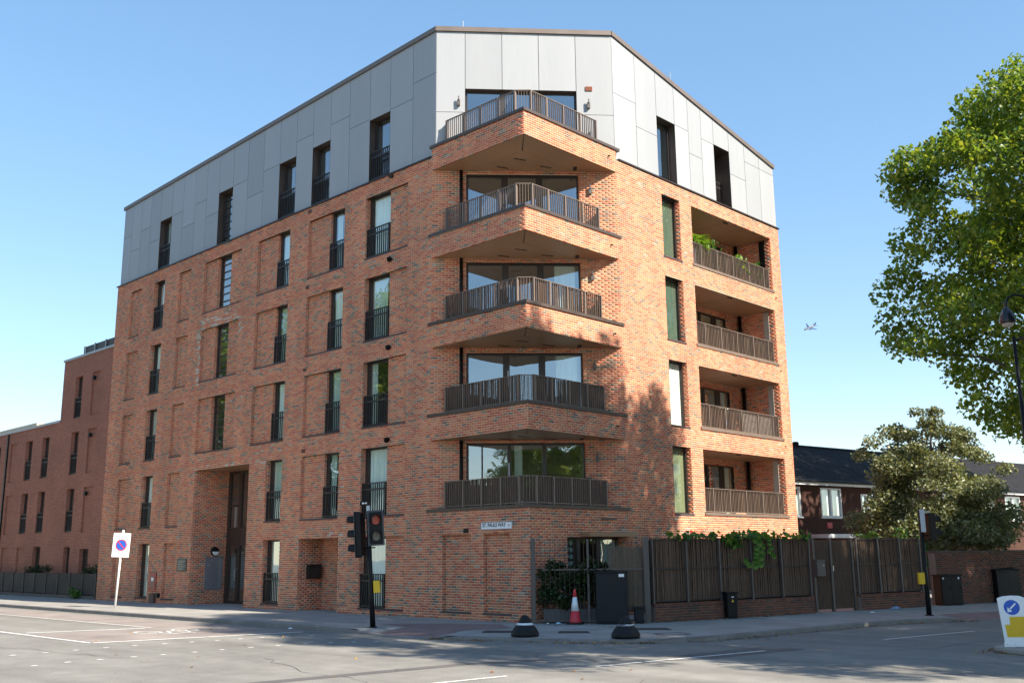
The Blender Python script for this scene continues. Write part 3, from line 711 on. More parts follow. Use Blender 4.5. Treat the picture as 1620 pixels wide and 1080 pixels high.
# end wall of the right wing
FEND = Fac((0, 15.47, 0), (-1, 0, 0)); wallF(FEND, 0, 4, 0, BRT, [])
FLE = Fac((-27.76, 4, 0), (0, -1, 0)); wallF(FLE, 0, 4, 0, BRT, [])
reveal(FB, 1.62, 4.28, .15, 2.36, 0, .2); gw = window(FB, 1.62, 4.28, .15, 2.36, .18, False, 0, mull=((2.35, .16), (3.3, .14)), curtain=(3.4, 4.2), room=2)
pat = MB()
for i in range(7):
    for j in range(2):
        cu, cz = 1.83+.2*j+.05, 2.2-.2*i
        q = [FB.p(cu+math.cos(a_)*.085, .245, cz+math.sin(a_)*.085) for a_ in [k*math.pi/4 for k in range(8)]]; pat.poly(q)
pat.build('patterned_film', mat('pale_film', (.45, .55, .55), .5), gw)
soffit(FB, 2.2, 4.5, -.4, -.012, 2.38, 2.5)
for k in (1, 2, 3, 4):
    a, b = 3.16+LV[k], 5.44+LV[k]; reveal(FB, 7.18, 8.29, a, b, 0, .26); sill(FB, 7.16, 8.31, a, d1=.28)
    cm_ = {1: mat('olive_curtain', (.17, .19, .11), .9, var=.15, scale=7, stretch=(1, 1, .05)), 2: mat('white_blind', (.6, .62, .6), .8), 3: mat('green_curtain', (.06, .10, .075), .9, var=.2, scale=5, stretch=(1, 1, .1)), 4: mat('sage_curtain', (.07, .10, .07), .9, var=.3, scale=4, stretch=(1, 1, .2))}[k]
    window(FB, 7.18, 8.29, a, b, .20, False, 0, jl=.05, curtain=(7.21, 8.26), gm=GLASS_R, cm=cm_)
# loggias
LD = 1.70
def balusters(F, u0, u1, d, z0, z1, gap=.1, wd=.014, dp=.04):
    b = MB(); n = int((u1-u0)/gap)
    for i in range(1, n): u = u0+(u1-u0)*i/n; F.box(b, u-wd/2, u+wd/2, d-dp/2, d+dp/2, z0, z1)
    return b
def screen(F, u0, u1, d, z0, z1, m, parent, name='bamboo_screen', dens=.026):
    b = MB(); u = u0
    while u < u1:
        wd = rnd.uniform(.014, .026); zz = z1+rnd.uniform(-.035, .03); dd = d+rnd.uniform(0, .02); le = rnd.uniform(-.012, .012)
        if rnd.random() > .03: b.obox(F.p(u, dd, z0), F.U*wd, -F.N*.014, Vector((F.U.x*le, F.U.y*le, zz-z0)))
        u += dens*rnd.uniform(.75, 1.3)
    return b.build(name, m, parent, kind='stuff')
for k in (1, 2, 3, 4):
    a, b = 3.145+LV[k], 5.44+LV[k]; fl = a+.03
    lo = MB(); FB.box(lo, 8.96, 14.83, -.045, .12, a, a+.09); bal = lo.build('loggia', RAILM, B)   # metal sill
    for u, s in ((9.03, 1), (14.76, -1)):
        P = FB.p(u, 0, 0); BR.wall(P, -FB.N, FB.U*s, LD, a, b, (), phase=.05); backing(WALL, P, -FB.N, LD, a, b, (), FB.U*s)
    dhole = (11.5, 13.75, fl, b-.25)
    wallF(FB, 9.03, 14.76, a, b, [dhole], d=LD)
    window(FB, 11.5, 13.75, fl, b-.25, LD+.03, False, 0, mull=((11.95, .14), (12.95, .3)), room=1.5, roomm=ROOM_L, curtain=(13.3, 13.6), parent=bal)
    MB().quad(FB.p(9.03, .12, fl), FB.p(14.76, .12, fl), FB.p(14.76, LD, fl), FB.p(9.03, LD, fl)).build('floor', PAVE, bal)
    for u0_, u1_ in ((9.035, 11.6), (11.61, 14.755)):
        m = MB(); FB.box(m, u0_, u1_, .02, LD-.02, b-.02, b); m.build('soffit_panel', SOFFIT, bal)
    m = MB(); FB.box(m, 11.596, 11.614, .02, LD-.02, b-.021, b-.001); FB.box(m, 11.45, 11.75, .10, .14, b-.05, b-.02); m.build('soffit_joint', BLACK, bal)
    m = MB(); FB.box(m, 14.70, 14.745, .26, .50, a+.1, b-.05); m.build('end_screen', BLACK if k == 4 else mat('pale_screen', (.42, .38, .33), .5, .1), bal)
    MB().tube([FB.p(14.62, LD-.15, fl), FB.p(14.62, LD-.15, b-.02)], .07, 10).build('downpipe', BLACK, bal, smooth=True)
    m = MB(); top = fl+.93
    for u in (9.09, 9.69, 10.78, 11.9, 13.08, 14.2, 14.6): FB.box(m, u-.022, u+.022, .06, .11, a+.091, top-.003)
    FB.box(m, 9.06, 14.73, .055, .115, top-.02, top); FB.box(m, 9.06, 14.73, .07, .10, a+.12, a+.15)
    ro = m.build('railing', RAILM, bal); balusters(FB, 9.09, 14.6, .085, a+.15, top-.02, .10).build('balusters', RAILM, ro, kind='stuff')
    if k != 2: screen(FB, 9.7 if k == 4 else 9.1, 14.2, .14, a+.15, top-.02, mat('cane_screen', (.125, .08, .05), .8, var=.25, scale=4, stretch=(6, 6, .4)), bal, dens=.055 if k == 4 else .034)
    else:
        screen(FB, 9.1, 12.0, .14, a+.15, top-.02, WOODD, bal, dens=.045)
        m = MB(); FB.quad(m, 12.1, 14.15, .14, a+.15, top-.1); m.build('plastic_sheet', mat('clear_sheet', (.30, .27, .25), .15, var=.4, scale=6), bal)
# prow balconies
soffs = {2, 3, 4, 5}
def capstrip(mb, F, u0, u1, z): F.box(mb, u0, u1, -.045, .30, z-.1, z)
for k in (1, 2, 3, 4, 5):
    m = MB(); z = CAP[k]
    o1, o2 = .05, .30
    pts_o = [(-4.40, -o1), (o1, -o1), (o1, 4.70)]; pts_i = [(-4.40, o2), (-o2, o2), (-o2, 4.70)]
    if k == 5: pts_o[0] = (-4.36, -o1); pts_i[0] = (-4.36, o2); pts_o[2] = (o1, 4.76); pts_i[2] = (-o2, 4.76)
    m.prism([pts_o[0], pts_o[1], pts_i[1], pts_i[0]], z-.1, z); m.prism([pts_o[1], pts_o[2], pts_i[2], pts_i[1]], z-.1, z)
    bal = m.build('balcony', BROWN, B)
    fz = z-.13; MB().poly([(-4.2, .1, fz), (-.1, .1, fz), (-.1, 4.5, fz)]).build('floor', PAVE, bal)
    inner = MB(); inner.quad((-4.2, .22, z-.8 if k > 1 else z-.3), (-.22, .22, z-.8 if k > 1 else z-.3), (-.22, .22, z-.1), (-4.2, .22, z-.1)); inner.quad((-.22, .22, z-.8 if k > 1 else z-.3), (-.22, 4.5, z-.8 if k > 1 else z-.3), (-.22, 4.5, z-.1), (-.22, .22, z-.1)); inner.build('upstand', BROWN, bal)
    if k > 1:
        sz = SOF[k]
        # soffit: two border panels and three field panels with open joints
        E_, A_, C_ = Vector((-.03, .03)), Vector((-4.2, .03)), Vector((-.03, 4.5)); bw = .95
        def sp(pts, nm='soffit_panel', mm=SOFFIT, zz=0):
            q = MB(); q.prism(pts, sz-.004+zz, sz+.02+zz); return q.build(nm, mm, bal)
        def ch(x):   # y on chamfer line for x
            return (x+4.28)*4.58/4.28
        g = .012
        sp([(-4.16, .03), (-.04, .03), (-bw, bw-.05), (-4.28+ (bw-.05)*4.28/4.58+.02, bw-.05)])
        sp([(-.03, .05), (-.03, 4.5), (-bw+.0, ch(-bw)-.02), (-bw, bw)])
        xa = -4.28+bw*4.28/4.58+.05
        x1_, x2_ = -2.35, -1.65
        sp([(xa, bw-.05+g), (x1_-g/2, bw-.05+g), (x1_-g/2, ch(x1_)-.02)]); sp([(x1_+g/2, bw-.05+g), (x2_-g/2, bw-.05+g), (x2_-g/2, ch(x2_)-.02), (x1_+g/2, ch(x1_)-.02)]); sp([(x2_+g/2, bw-.05+g), (-bw-g, bw-.05+g), (-bw-g, ch(-bw)-.02), (x2_+g/2, ch(x2_)-.02)])
        q = MB(); q.poly([(-4.2, .04, sz+.03), (-.04, 4.5, sz+.03), (-.04, .04, sz+.03)]); q.build('soffit_joint', BLACK, bal)
        for (xx, yy) in ((-1.5, 1.4), (-2.4, 1.5), (-1.35, 2.5)): MB().cbox((xx, yy, sz-.006), (.05, .42, .02), R(-20)).build('soffit_vent', BLACK, bal)
        MB().cbox((-.75, 3.3, sz-.008), (.12, .3, .03), R(43)).build('soffit_vent', BLACK, bal)
    # railing on the cap
    top = z+.85; d = .24
    r_ = MB()
    chain = [Vector((-3.98, .40, 0)), Vector((-3.80, d, 0)), Vector((-.55, d, 0)), Vector((-d, .55, 0)), Vector((-d, 3.86, 0)), Vector((-.42, 4.08, 0))]
    for a_, b_ in zip(chain[1:], chain[2:-1]):
        t = (b_-a_).normalized(); n_ = Vector((t.y, -t.x, 0)); r_.obox(a_-n_*.03+Vector((0, 0, top-.02)), b_-a_, n_*.06, (0, 0, .02)); r_.obox(a_-n_*.015+Vector((0, 0, z+.05)), b_-a_, n_*.03, (0, 0, .03))
    for a_, b_ in ((chain[0], chain[1]), (chain[4], chain[5])):
        r_.obox(a_+Vector((0, 0, z+.0)), b_-a_, Vector((.0, .02, 0)), (0, 0, top-z))
    ps = []
    for u in (-3.80, -2.98, -2.16, -1.34, -.58): r_.box((u-.025, d-.045, z), (u+.025, d+.03, top-.002)); 
    for v in (.58, 1.32, 2.14, 3.0, 3.83): r_.box((-d-.03, v-.025, z), (-d+.045, v+.025, top-.002))
    ro = r_.build('railing', RAILM, bal)
    b_ = MB()
    x = -3.80
    while x < -.55: b_.box((x-.006, d-.02, z+.08), (x+.006, d+.02, top-.02)); x += .098
    y = .6
    while y < 3.85: b_.box((-d-.02, y-.006, z+.08), (-d+.02, y+.006, top-.02)); y += .098
    for i in range(1, 5):
        p_ = chain[2].lerp(chain[3], i/5); b_.cbox((p_.x, p_.y, (z+.08+top-.02)/2), (.012, .04, top-z-.1), R(45))
    b_.build('balusters', RAILM, ro, kind='stuff')
    if k in (1, 2, 3):
        FR1 = Fac((0, d+.035, 0), (1, 0, 0)); FR2 = Fac((-d-.035, 0, 0), (0, 1, 0)); dn = .031 if k < 3 else .05
        screen(FR1, -3.76, -.55, 0, z+.04, top-.01, WOODD, bal, dens=dn); FR3 = Fac(chain[2]+Vector((-.03, .03, 0)), chain[3]-chain[2]); screen(FR3, 0, .44, 0, z+.04, top-.01, WOODD, bal, dens=dn); screen(FR2, .55, 3.8, 0, z+.04, top-.01, WOODD, bal, dens=dn)
BR_WALL = WALL.build('wall', MORTAR, B)
BR.build(BR_WALL, BRICK)

# ---- metal top storey
MS = .10
FMA = Fac((0, MS, 0), (1, 0, 0)); FMB = Fac((-MS, 0, 0), (0, 1, 0)); cA, cB = Vector((-4.20, MS, 0)), Vector((-MS, 4.68, 0)); FMC = Fac(cA, cB-cA); LMC = (cB-cA).length
rA = lambda x: 19.10+(x+27.8)*(19.74-19.10)/(27.8-4.2); rB = lambda y: 19.74-(y-4.68)*(19.74-17.80)/(15.57-4.68); rC = lambda u: 19.74
def panel(F, u0, u1, z0, z1a, z1b):
    g = .009; u0 += g; u1 -= g; z0 += g; z1a -= g; z1b -= g; th = .03; m = MB()
    fr_ = [F.p(u0, 0, z0), F.p(u1, 0, z0), F.p(u1, 0, z1b), F.p(u0, 0, z1a)]; bk = [F.p(u0, th, z0), F.p(u1, th, z0), F.p(u1, th, z1b), F.p(u0, th, z1a)]
    m.quad(*fr_)
    for i in range(4): j = (i+1) % 4; m.quad(fr_[j], fr_[i], bk[i], bk[j])
    return m.build('cladding_panel', CLAD, B)
MB0 = BRT+.06
colsA = [-27.78, -26.9, -25.9, -24.92, -23.9, -22.8, -21.75, -20.65, -19.62, -18.54, -17.38, -16.2, -14.98, -13.78, -12.6, -11.46, -10.3, -9.1, -7.86, -6.68, -5.42, -4.2]
splA = [17.58, 16.72, 17.57, 16.73, 'w', 17.58, 16.73, 17.58, 16.73, 'b', 17.58, 16.73, 17.58, 'w', 18.18, 'w', 18.18, 17.62, 'w', 17.62, 18.19]
bk = MB(); mholes = []
for (x0, x1), sp_ in zip(zip(colsA, colsA[1:]), splA):
    if sp_ in ('w', 'b'):
        panel(FMA, x0, x1, 17.57, rA(x0), rA(x1)); mholes.append((x0, x1, MB0+.1, 17.56))
        zz0 = MB0+.1
        fm = MB()
        for u, s in ((x0, 1), (x1, -1)): fm.quad(FMA.p(u, 0, zz0), FMA.p(u, .3, zz0), FMA.p(u, .3, 17.56), FMA.p(u, 0, 17.56))
        fm.quad(FMA.p(x0, 0, 17.56), FMA.p(x0, .3, 17.56), FMA.p(x1, .3, 17.56), FMA.p(x1, 0, 17.56)); fm.quad(FMA.p(x0, -.02, zz0), FMA.p(x1, -.02, zz0), FMA.p(x1, .3, zz0), FMA.p(x0, .3, zz0)); fm.build('window_reveal', BROWN, B)
        if sp_ == 'b': window(FMA, x0, x1, zz0, 17.56, .27, False, 6)
        else: window(FMA, x0, x1, zz0, 17.56, .27, True, 0, jl=.1, curtain=(x0+.15, x0+.35) if rnd.random() < .5 else None)
    else: panel(FMA, x0, x1, MB0, sp_, sp_); panel(FMA, x0, x1, sp_, rA(x0), rA(x1))
backing(bk, FMA.p(-27.78, .035, 0), FMA.U, 27.78-4.2, MB0, 19.1, [(h[0]+27.78, h[1]+27.78, h[2], h[3]) for h in mholes], FMA.N, 0)
colsB = [4.68, 5.97, 7.23, 8.38, 9.27, 10.15, 11.01, 12.12, 13.28, 14.43, 15.57]
splB = [17.6, 16.73, 'w', 17.55, 16.68, 17.53, 's', 16.63, 17.48, 17.47]; hB = []
for (x0, x1), sp_ in zip(zip(colsB, colsB[1:]), splB):
    if sp_ in ('w', 's'):
        panel(FMB, x0, x1, 17.55, rB(x0), rB(x1)); zz0 = MB0+(.1 if sp_ == 'w' else .12); dep = .32 if sp_ == 'w' else .75
        hB.append((x0, x1, zz0, 17.54)); fm = MB()
        for u in (x0, x1): fm.quad(FMB.p(u, 0, zz0), FMB.p(u, dep, zz0), FMB.p(u, dep, 17.54), FMB.p(u, 0, 17.54))
        fm.quad(FMB.p(x0, 0, 17.54), FMB.p(x0, dep, 17.54), FMB.p(x1, dep, 17.54), FMB.p(x1, 0, 17.54)); fm.quad(FMB.p(x0, -.03, zz0), FMB.p(x1, -.03, zz0), FMB.p(x1, dep, zz0), FMB.p(x0, dep, zz0)); fm.build('window_reveal', BROWN, B)
        window(FMB, x0, x1, zz0, 17.54, dep-.02, False, 0, jl=.06)
        if sp_ == 's': juliet(FMB, x0+.0, x1, zz0, d=.45)
    else: panel(FMB, x0, x1, MB0, sp_, sp_); panel(FMB, x0, x1, sp_, rB(x0), rB(x1))
backing(bk, FMB.p(4.68, .035, 0), FMB.U, 15.57-4.68, MB0, 17.75, [(h[0]-4.68, h[1]-4.68, h[2], h[3]) for h in hB], FMB.N, 0)
cc_ = [0, 1.0, 2.28, 3.56, 4.86, LMC]
panel(FMC, 0, 1.0, MB0, 16.73, 16.73); panel(FMC, 0, 1.0, 16.73, 19.74, 19.74); panel(FMC, 4.86, LMC, MB0, 16.73, 16.73); panel(FMC, 4.86, LMC, 16.73, 19.74, 19.74)
for i in (1, 2, 3): panel(FMC, cc_[i], cc_[i+1], 17.6, 19.74, 19.74)
backing(bk, FMC.p(0, .035, 0), FMC.U, LMC, MB0, 19.7, [(1.0, 4.86, 15.35, 17.59)], FMC.N, 0)
fm = MB(); fm.quad(FMC.p(1.0, 0, 17.59), FMC.p(1.0, .2, 17.59), FMC.p(4.86, .2, 17.59), FMC.p(4.86, 0, 17.59))
for u in (1.0, 4.86): fm.quad(FMC.p(u, 0, 15.35), FMC.p(u, .2, 15.35), FMC.p(u, .2, 17.59), FMC.p(u, 0, 17.59))
fm.build('window_reveal', BROWN, B)
window(FMC, 1.0, 4.86, 15.35, 17.59, .15, False, 0, jl=.08, mull=((2.3, .2), (3.55, .2)), room=3.5)
for u in (.72, 5.22):
    m = MB(); FMC.box(m, u, u+.1, -.11, 0, 16.95, 17.15); FMC.box(m, u+.03, u+.07, -.14, -.1, 17.13, 17.27); m.build('wall_light', GREYP, B)
m = MB(); FMC.box(m, 5.18, 5.42, -.03, 0, 17.62, 17.78); vo = m.build('terracotta_vent', TERRA, B)
for i in range(3):
    m = MB(); FMC.box(m, 5.19, 5.41, -.036, -.03, 17.635+i*.05, 17.66+i*.05); m.build('slat', mat('dark_terracotta', (.16, .05, .03), .8), vo)
bk.build('cladding_backing', BLACK, B)
# ledge under the cladding and roof coping
m = MB(); FA.box(m, -27.86, -4.3, -.06, .14, BRT, BRT+.05); FB.box(m, 4.70, 15.53, -.06, .14, BRT, BRT+.05); m.build('ledge', DARKBR, B)
cp = MB()
def coping(F, u0, u1, z0, z1):
    cp.obox(F.p(u0, -.06, z0), F.U*(u1-u0)+Vector((0, 0, z1-z0)), -F.N*.4, (0, 0, .17))
coping(FMA, -27.88, -4.17, rA(-27.88), rA(-4.17)); coping(FMC, -.0, LMC, 19.742, 19.742); coping(FMB, 4.66, 15.63, rB(4.66), rB(15.63)); cp.build('coping', mat('coping_metal', (.17, .135, .115), .45, .3, var=.06), B)
rf = MB(); V = [(-27.7, .2, 19.0), (-4.2, .2, 19.6), (-.25, 4.68, 19.6), (-.25, 15.45, 17.7), (-27.7, 15.45, 17.5)]
rf.poly([V[0], V[1], V[4]]); rf.poly([V[1], V[2], V[3], V[4]])
rf.quad((-27.7, .2, BRT), (-27.7, 15.45, BRT), V[4], V[0]); rf.quad((-27.7, .2, 0), (-27.7, 15.45, 0), (-27.7, 15.45, BRT), (-27.7, .2, BRT)); rf.quad((-27.7, 15.45, 0), (-3.9, 15.45, 0), (-3.9, 15.45, 17.7), (-27.7, 15.45, 17.5)); rf.quad((-3.9, 15.52, BRT), (-.11, 15.52, BRT), (-.11, 15.52, 17.75), (-3.9, 15.52, 17.75))
rf.build('roof', mat('roof_membrane', (.12, .12, .125), .8), B)
for P in ((-3.7, .9, 19.9, .35), (-.35, 8.6, 19.15, .7), (-24.5, .5, 19.3, .4)): MB().tube([(P[0], P[1], P[2]-.2), (P[0], P[1], P[2]+P[3])], .018, 6).build('lightning_rod', STEEL, B)
# vents, wall lights and overflow spouts
for x, z in ((-11.35, 14.87), (-11.36, 11.84), (-11.35, 8.66), (-11.28, 5.63)):
    m = MB(); FA.box(m, x-.1, x+.1, -.03, -.011, z-.03, z+.1); m.build('air_vent', mat('vent_brown', (.09, .03, .02), .6), B)
m = MB(); FA.box(m, -2.72, -2.5, -.02, -.011, 2.53, 2.66); m.build('air_vent', BLACK, B)
for z in (14.95, 11.9, 8.8, 5.66):
    m = MB(); m.tube([FA.p(-6.35, 0, z), FA.p(-6.35, -.09, z)], .05, 8); m.tube([FA.p(-6.42, -.14, z+.03), FA.p(-6.28, -.16, z-.03)], [.04, .10], 10); m.build('wall_light', BLACK, B)
for k in (2, 3, 4, 5):
    MB().tube([FB.p(4.15, 0, CAP[k]-.42), FB.p(4.15, -.1, CAP[k]-.44)], .025, 6).build('overflow_spout', BLACK, B)
    if k < 5: MB().tube([FB.p(14.9, 0, 2.95+LV[k]), FB.p(14.9, -.08, 2.93+LV[k])], .02, 6).build('overflow_spout', BLACK, B)
m = MB(); FB.box(m, 3.25, 3.95, -.06, -.011, 2.9, 2.96); m.build('lamp_bar', GREYP, B)
m = MB(); FB.box(m, 8.0, 8.12, -.03, -.011, 2.5, 2.62); m.build('air_vent', REDBOX, B)
# street name sign
ss = thing('street_sign', 'white street name plate reading St. Pauls Way fixed to the brick corner', 'sign', (-1.3, -.012, 2.71))
bevel(MB().box((-.64, -.022, -.105), (.64, 0, .105)).build('plate', SIGNW, ss), .004)
m = MB()
for a_, b_ in (((-.64, -.026, .090), (.64, -.022, .105)), ((-.64, -.026, -.105), (.64, -.022, -.090)), ((-.64, -.026, -.09), (-.625, -.022, .09)), ((.625, -.026, -.09), (.64, -.022, .09))): m.box(a_, b_)
m.build('border', mat('sign_border', (.35, .38, .42), .5), ss)
RX = Matrix.Rotation(R(90), 4, 'X')
text_mesh('lettering', 'ST. PAULS WAY', .15, SIGNTXT, ss, Matrix.Translation((-.09, -.024, .015)) @ RX @ Matrix.Diagonal((.92, 1, 1, 1)), bold=.004)
text_mesh('lettering', 'E3', .09, SIGNRED, ss, Matrix.Translation((.53, -.024, .0)) @ RX)

# ------------------------------------------------------------------ neighbours on the left
def far_block(name, label, x0, x1, ztop, wins, blanks, cat='building'):
    b = thing(name, label, cat, (x1, 1.0, 0)); F = Fac((-x1, 0, 0), (1, 0, 0))   # local frame: facade plane y = 0, u = world x
    F.O = Vector((-x1, 0, 0))
    hs = [w[:4] for w in wins] + list(blanks); mb_ = MB()
    backing(mb_, F.p(x0, 0, 0), F.U, x1-x0, 0, ztop, [(h[0]-x0, h[1]-x0, h[2], h[3]) for h in hs], F.N, 0)
    for h in hs:
        dd = .22 if h in [w[:4] for w in wins] else .09
        for u in (h[0], h[1]): mb_.quad(F.p(u, 0, h[2]), F.p(u, dd, h[2]), F.p(u, dd, h[3]), F.p(u, 0, h[3]))
        mb_.quad(F.p(h[0], 0, h[3]), F.p(h[0], dd, h[3]), F.p(h[1], dd, h[3]), F.p(h[1], 0, h[3])); mb_.quad(F.p(h[0], 0, h[2]), F.p(h[1], 0, h[2]), F.p(h[1], dd, h[2]), F.p(h[0], dd, h[2]))
        if dd < .2: F.quad(mb_, h[0], h[1], dd, h[2], h[3])
    D = 9
    mb_.quad(F.p(x0, 0, 0), F.p(x0, D, 0), F.p(x0, D, ztop), F.p(x0, 0, ztop)); mb_.quad(F.p(x1, 0, 0), F.p(x1, D, 0), F.p(x1, D, ztop), F.p(x1, 0, ztop)); mb_.quad(F.p(x0, D, 0), F.p(x1, D, 0), F.p(x1, D, ztop), F.p(x0, D, ztop))
    mb_.build('wall', BRICK_FAR, b)
    MB().quad(F.p(x0, 0, ztop-.1), F.p(x1, 0, ztop-.1), F.p(x1, D, ztop-.1), F.p(x0, D, ztop-.1)).build('roof', MATS['roof_membrane'], b)
    c = MB(); F.box(c, x0-.05, x1+.0, -.06, .3, ztop, ztop+.12); c.build('coping', mat('pale_coping', (.40, .42, .44), .5, .2), b)
    for w in wins:
        window(F, w[0], w[1], w[2], w[3], .2, w[4], 0, jl=.12, curtain=(w[0]+.5, w[0]+.72), room=1.2, parent=b)
        if w[4]:
            g = MB(); F.box(g, w[0]+.03, w[1]-.03, .12, .13, w[2]+.05, w[2]+1.05); g.build('guard_panel', RAILD, b)
    return b, F
w4 = [(-34.42, -33.5, 3.24+3*i, 5.49+3*i, True) for i in range(3)] + [(-34.25, -33.5, .2, 2.48, False)]
b4 = [(-32.33, -31.33, 3.2+3*i, 5.5+3*i) for i in range(3)]
nb4, F4 = far_block('brick_block', 'four-storey dark red brick block with roof terrace left of the tall corner building', -36.05, -27.85, 12.53, w4 + [(-32.3, -31.25, .05, 2.37, False)], b4)
for i in range(3):
    m = MB(); F4.box(m, -32.05, -31.85, -.14, 0, 5.05+3*i, 5.25+3*i); m.build('wall_light', BLACK, nb4)
tr_ = MB(); F4.box(tr_, -33.75, -27.9, .12, .16, 12.66, 13.1); to_ = tr_.build('terrace_screen', RAILD, nb4)
for u in (-33.8, -32.5, -31.2, -29.9, -28.6):
    m = MB(); F4.box(m, u-.03, u+.03, .06, .12, 12.66, 13.13); m.build('terrace_post', STEEL, nb4)
w3 = []; b3 = []
for i in range(2):
    for x in (-38.28, -40.65, -45.5, -47.9, -52.7, -55.1): w3.append((x, x+.98, 3.28+3*i, 5.53+3*i, True))
    for x in (-42.98, -50.2, -57.5): b3.append((x, x+1.0, 3.28+3*i, 5.55+3*i))
for x in (-38.35, -45.5, -52.7): w3.append((x, x+1.05, .2, 2.55, False))
for x in (-40.65, -42.93, -47.9, -50.2): b3.append((x, x+1.0, .05, 2.55))
nb3, F3 = far_block('brick_terrace', 'three-storey dark red brick terrace at the far left edge behind a metal fence', -60, -36.05, 9.2, w3, b3)
m = MB(); F3.box(m, -43.45, -43.3, -.08, 0, 0, 9.15); m.build('downpipe', BLACK, nb3)
db = thing('distant_building', 'pale beige flat-roofed building far behind the three-storey brick terrace', 'building', (-110, 24, 0))
MB().box((-22, -4, 0), (20.6, 12, 15.2)).build('wall', mat('beige_render', (.36, .31, .24), .8), db); MB().box((-22.3, -4.3, 15.2), (20.9, 12.3, 15.9)).build('roof', mat('beige_roof', (.42, .36, .27), .7), db)
# garden fence of the neighbours
lf = thing('metal_fence', 'low dark brown metal fence along the pavement before the brick terraces', 'fence', (-28, 0.05, 0))
MB().box((-34, 0, 0), (0, .12, .16)).build('plinth', mat('fence_plinth', (.12, .1, .09), .9), lf)
x = 0
pm = MB().box((-1.42, .03, .2), (-.04, .05, 1.19)).mesh('fence_panel', mat('fence_brown', (.022, .016, .015), .7, 0, var=.1)); qm = MB().box((-.035, .0, .1), (.035, .08, 1.22)).mesh('post', mat('fence_post', (.045, .034, .031), .6, 0))
i = 0; x = -.05
while x > -34:
    o = bpy.data.objects.new('post', qm); COL.objects.link(o); o.parent = lf; o.location = (x, 0, 0)
    if 3.0 < -x < 4.4:
        g = MB()
        for j in range(9): g.box((-1.38+j*.16, .03, .2), (-1.36+j*.16, .05, 1.19))
        g.box((-1.42, .025, 1.14), (-.04, .055, 1.19)); g.box((-1.42, .025, .2), (-.04, .055, .25)); go = g.build('gate', RAILD, lf); go.location = (x, 0, 0)
    else:
        o = bpy.data.objects.new('fence_panel', pm); COL.objects.link(o); o.parent = lf; o.location = (x, 0, 0)
    x -= 1.46

# ------------------------------------------------------------------ foliage helpers
def leaf_mesh(name, C, size, m, flat=.35, seed=1, aspect=.8, up=.6):
    """C: n x 3 leaf centres; each leaf a bent kite of two triangles-pairs"""
    rs = np.random.RandomState(seed); n = len(C)
    nr = rs.normal(size=(n, 3)); nr[:, 2] = np.abs(nr[:, 2])*.6+up; nr /= np.linalg.norm(nr, axis=1)[:, None]
    a = rs.normal(size=(n, 3)); a -= nr*np.sum(a*nr, 1)[:, None]; a /= np.linalg.norm(a, axis=1)[:, None]; b = np.cross(nr, a)
    s = (size*rs.uniform(.65, 1.3, n))[:, None]/2; w_ = s*aspect
    tip = C+a*s-nr*s*flat; base = C-a*s; l = C+b*w_+nr*s*.15+a*s*.1; r = C-b*w_+nr*s*.15+a*s*.1
    V = np.stack([base, r, tip, l], 1).reshape(-1, 3); k = np.arange(n)*4
    F = np.stack([np.stack([k, k+1, k+2], 1), np.stack([k, k+2, k+3], 1)], 1).reshape(-1, 3)
    me = bpy.data.meshes.new(name); me.vertices.add(len(V)); me.vertices.foreach_set('co', V.ravel().astype(np.float32))
    nf = len(F); me.loops.add(nf*3); me.loops.foreach_set('vertex_index', F.ravel().astype(np.int32)); me.polygons.add(nf)
    me.polygons.foreach_set('loop_start', np.arange(0, nf*3, 3, dtype=np.int32)); me.polygons.foreach_set('loop_total', np.full(nf, 3, np.int32))
    me.materials.append(m); me.update(calc_edges=True); return me
def clump_points(centres, radii, per, seed, squash=.7):
    rs = np.random.RandomState(seed); out = []
    for c, r, n in zip(centres, radii, per):
        d = rs.normal(size=(n, 3)); d /= np.linalg.norm(d, axis=1)[:, None]; rr = r*rs.uniform(.15, 1, n)**.55
        p = d*rr[:, None]; p[:, 2] *= squash; p[:, 2] -= .12*np.hypot(p[:, 0], p[:, 1])**1.2; out.append(c+p)
    return np.concatenate(out)
def obj_of(name, me, parent): o = bpy.data.objects.new(name, me); COL.objects.link(o); o.parent = parent; return o
def limb(mb, a, b, r0_, r1_, rs, n=6, wob=.06):
    a, b = np.array(a), np.array(b); L = np.linalg.norm(b-a); pts = []; rad = []
    for i in range(6):
        t = i/5; p = a+(b-a)*t + rs.normal(size=3)*L*wob*(0 < i < 5)*.6; p[2] += math.sin(t*math.pi)*L*.06; pts.append(tuple(p)); rad.append(r0_+(r1_-r0_)*t)
    mb.tube(pts, rad, n); return pts

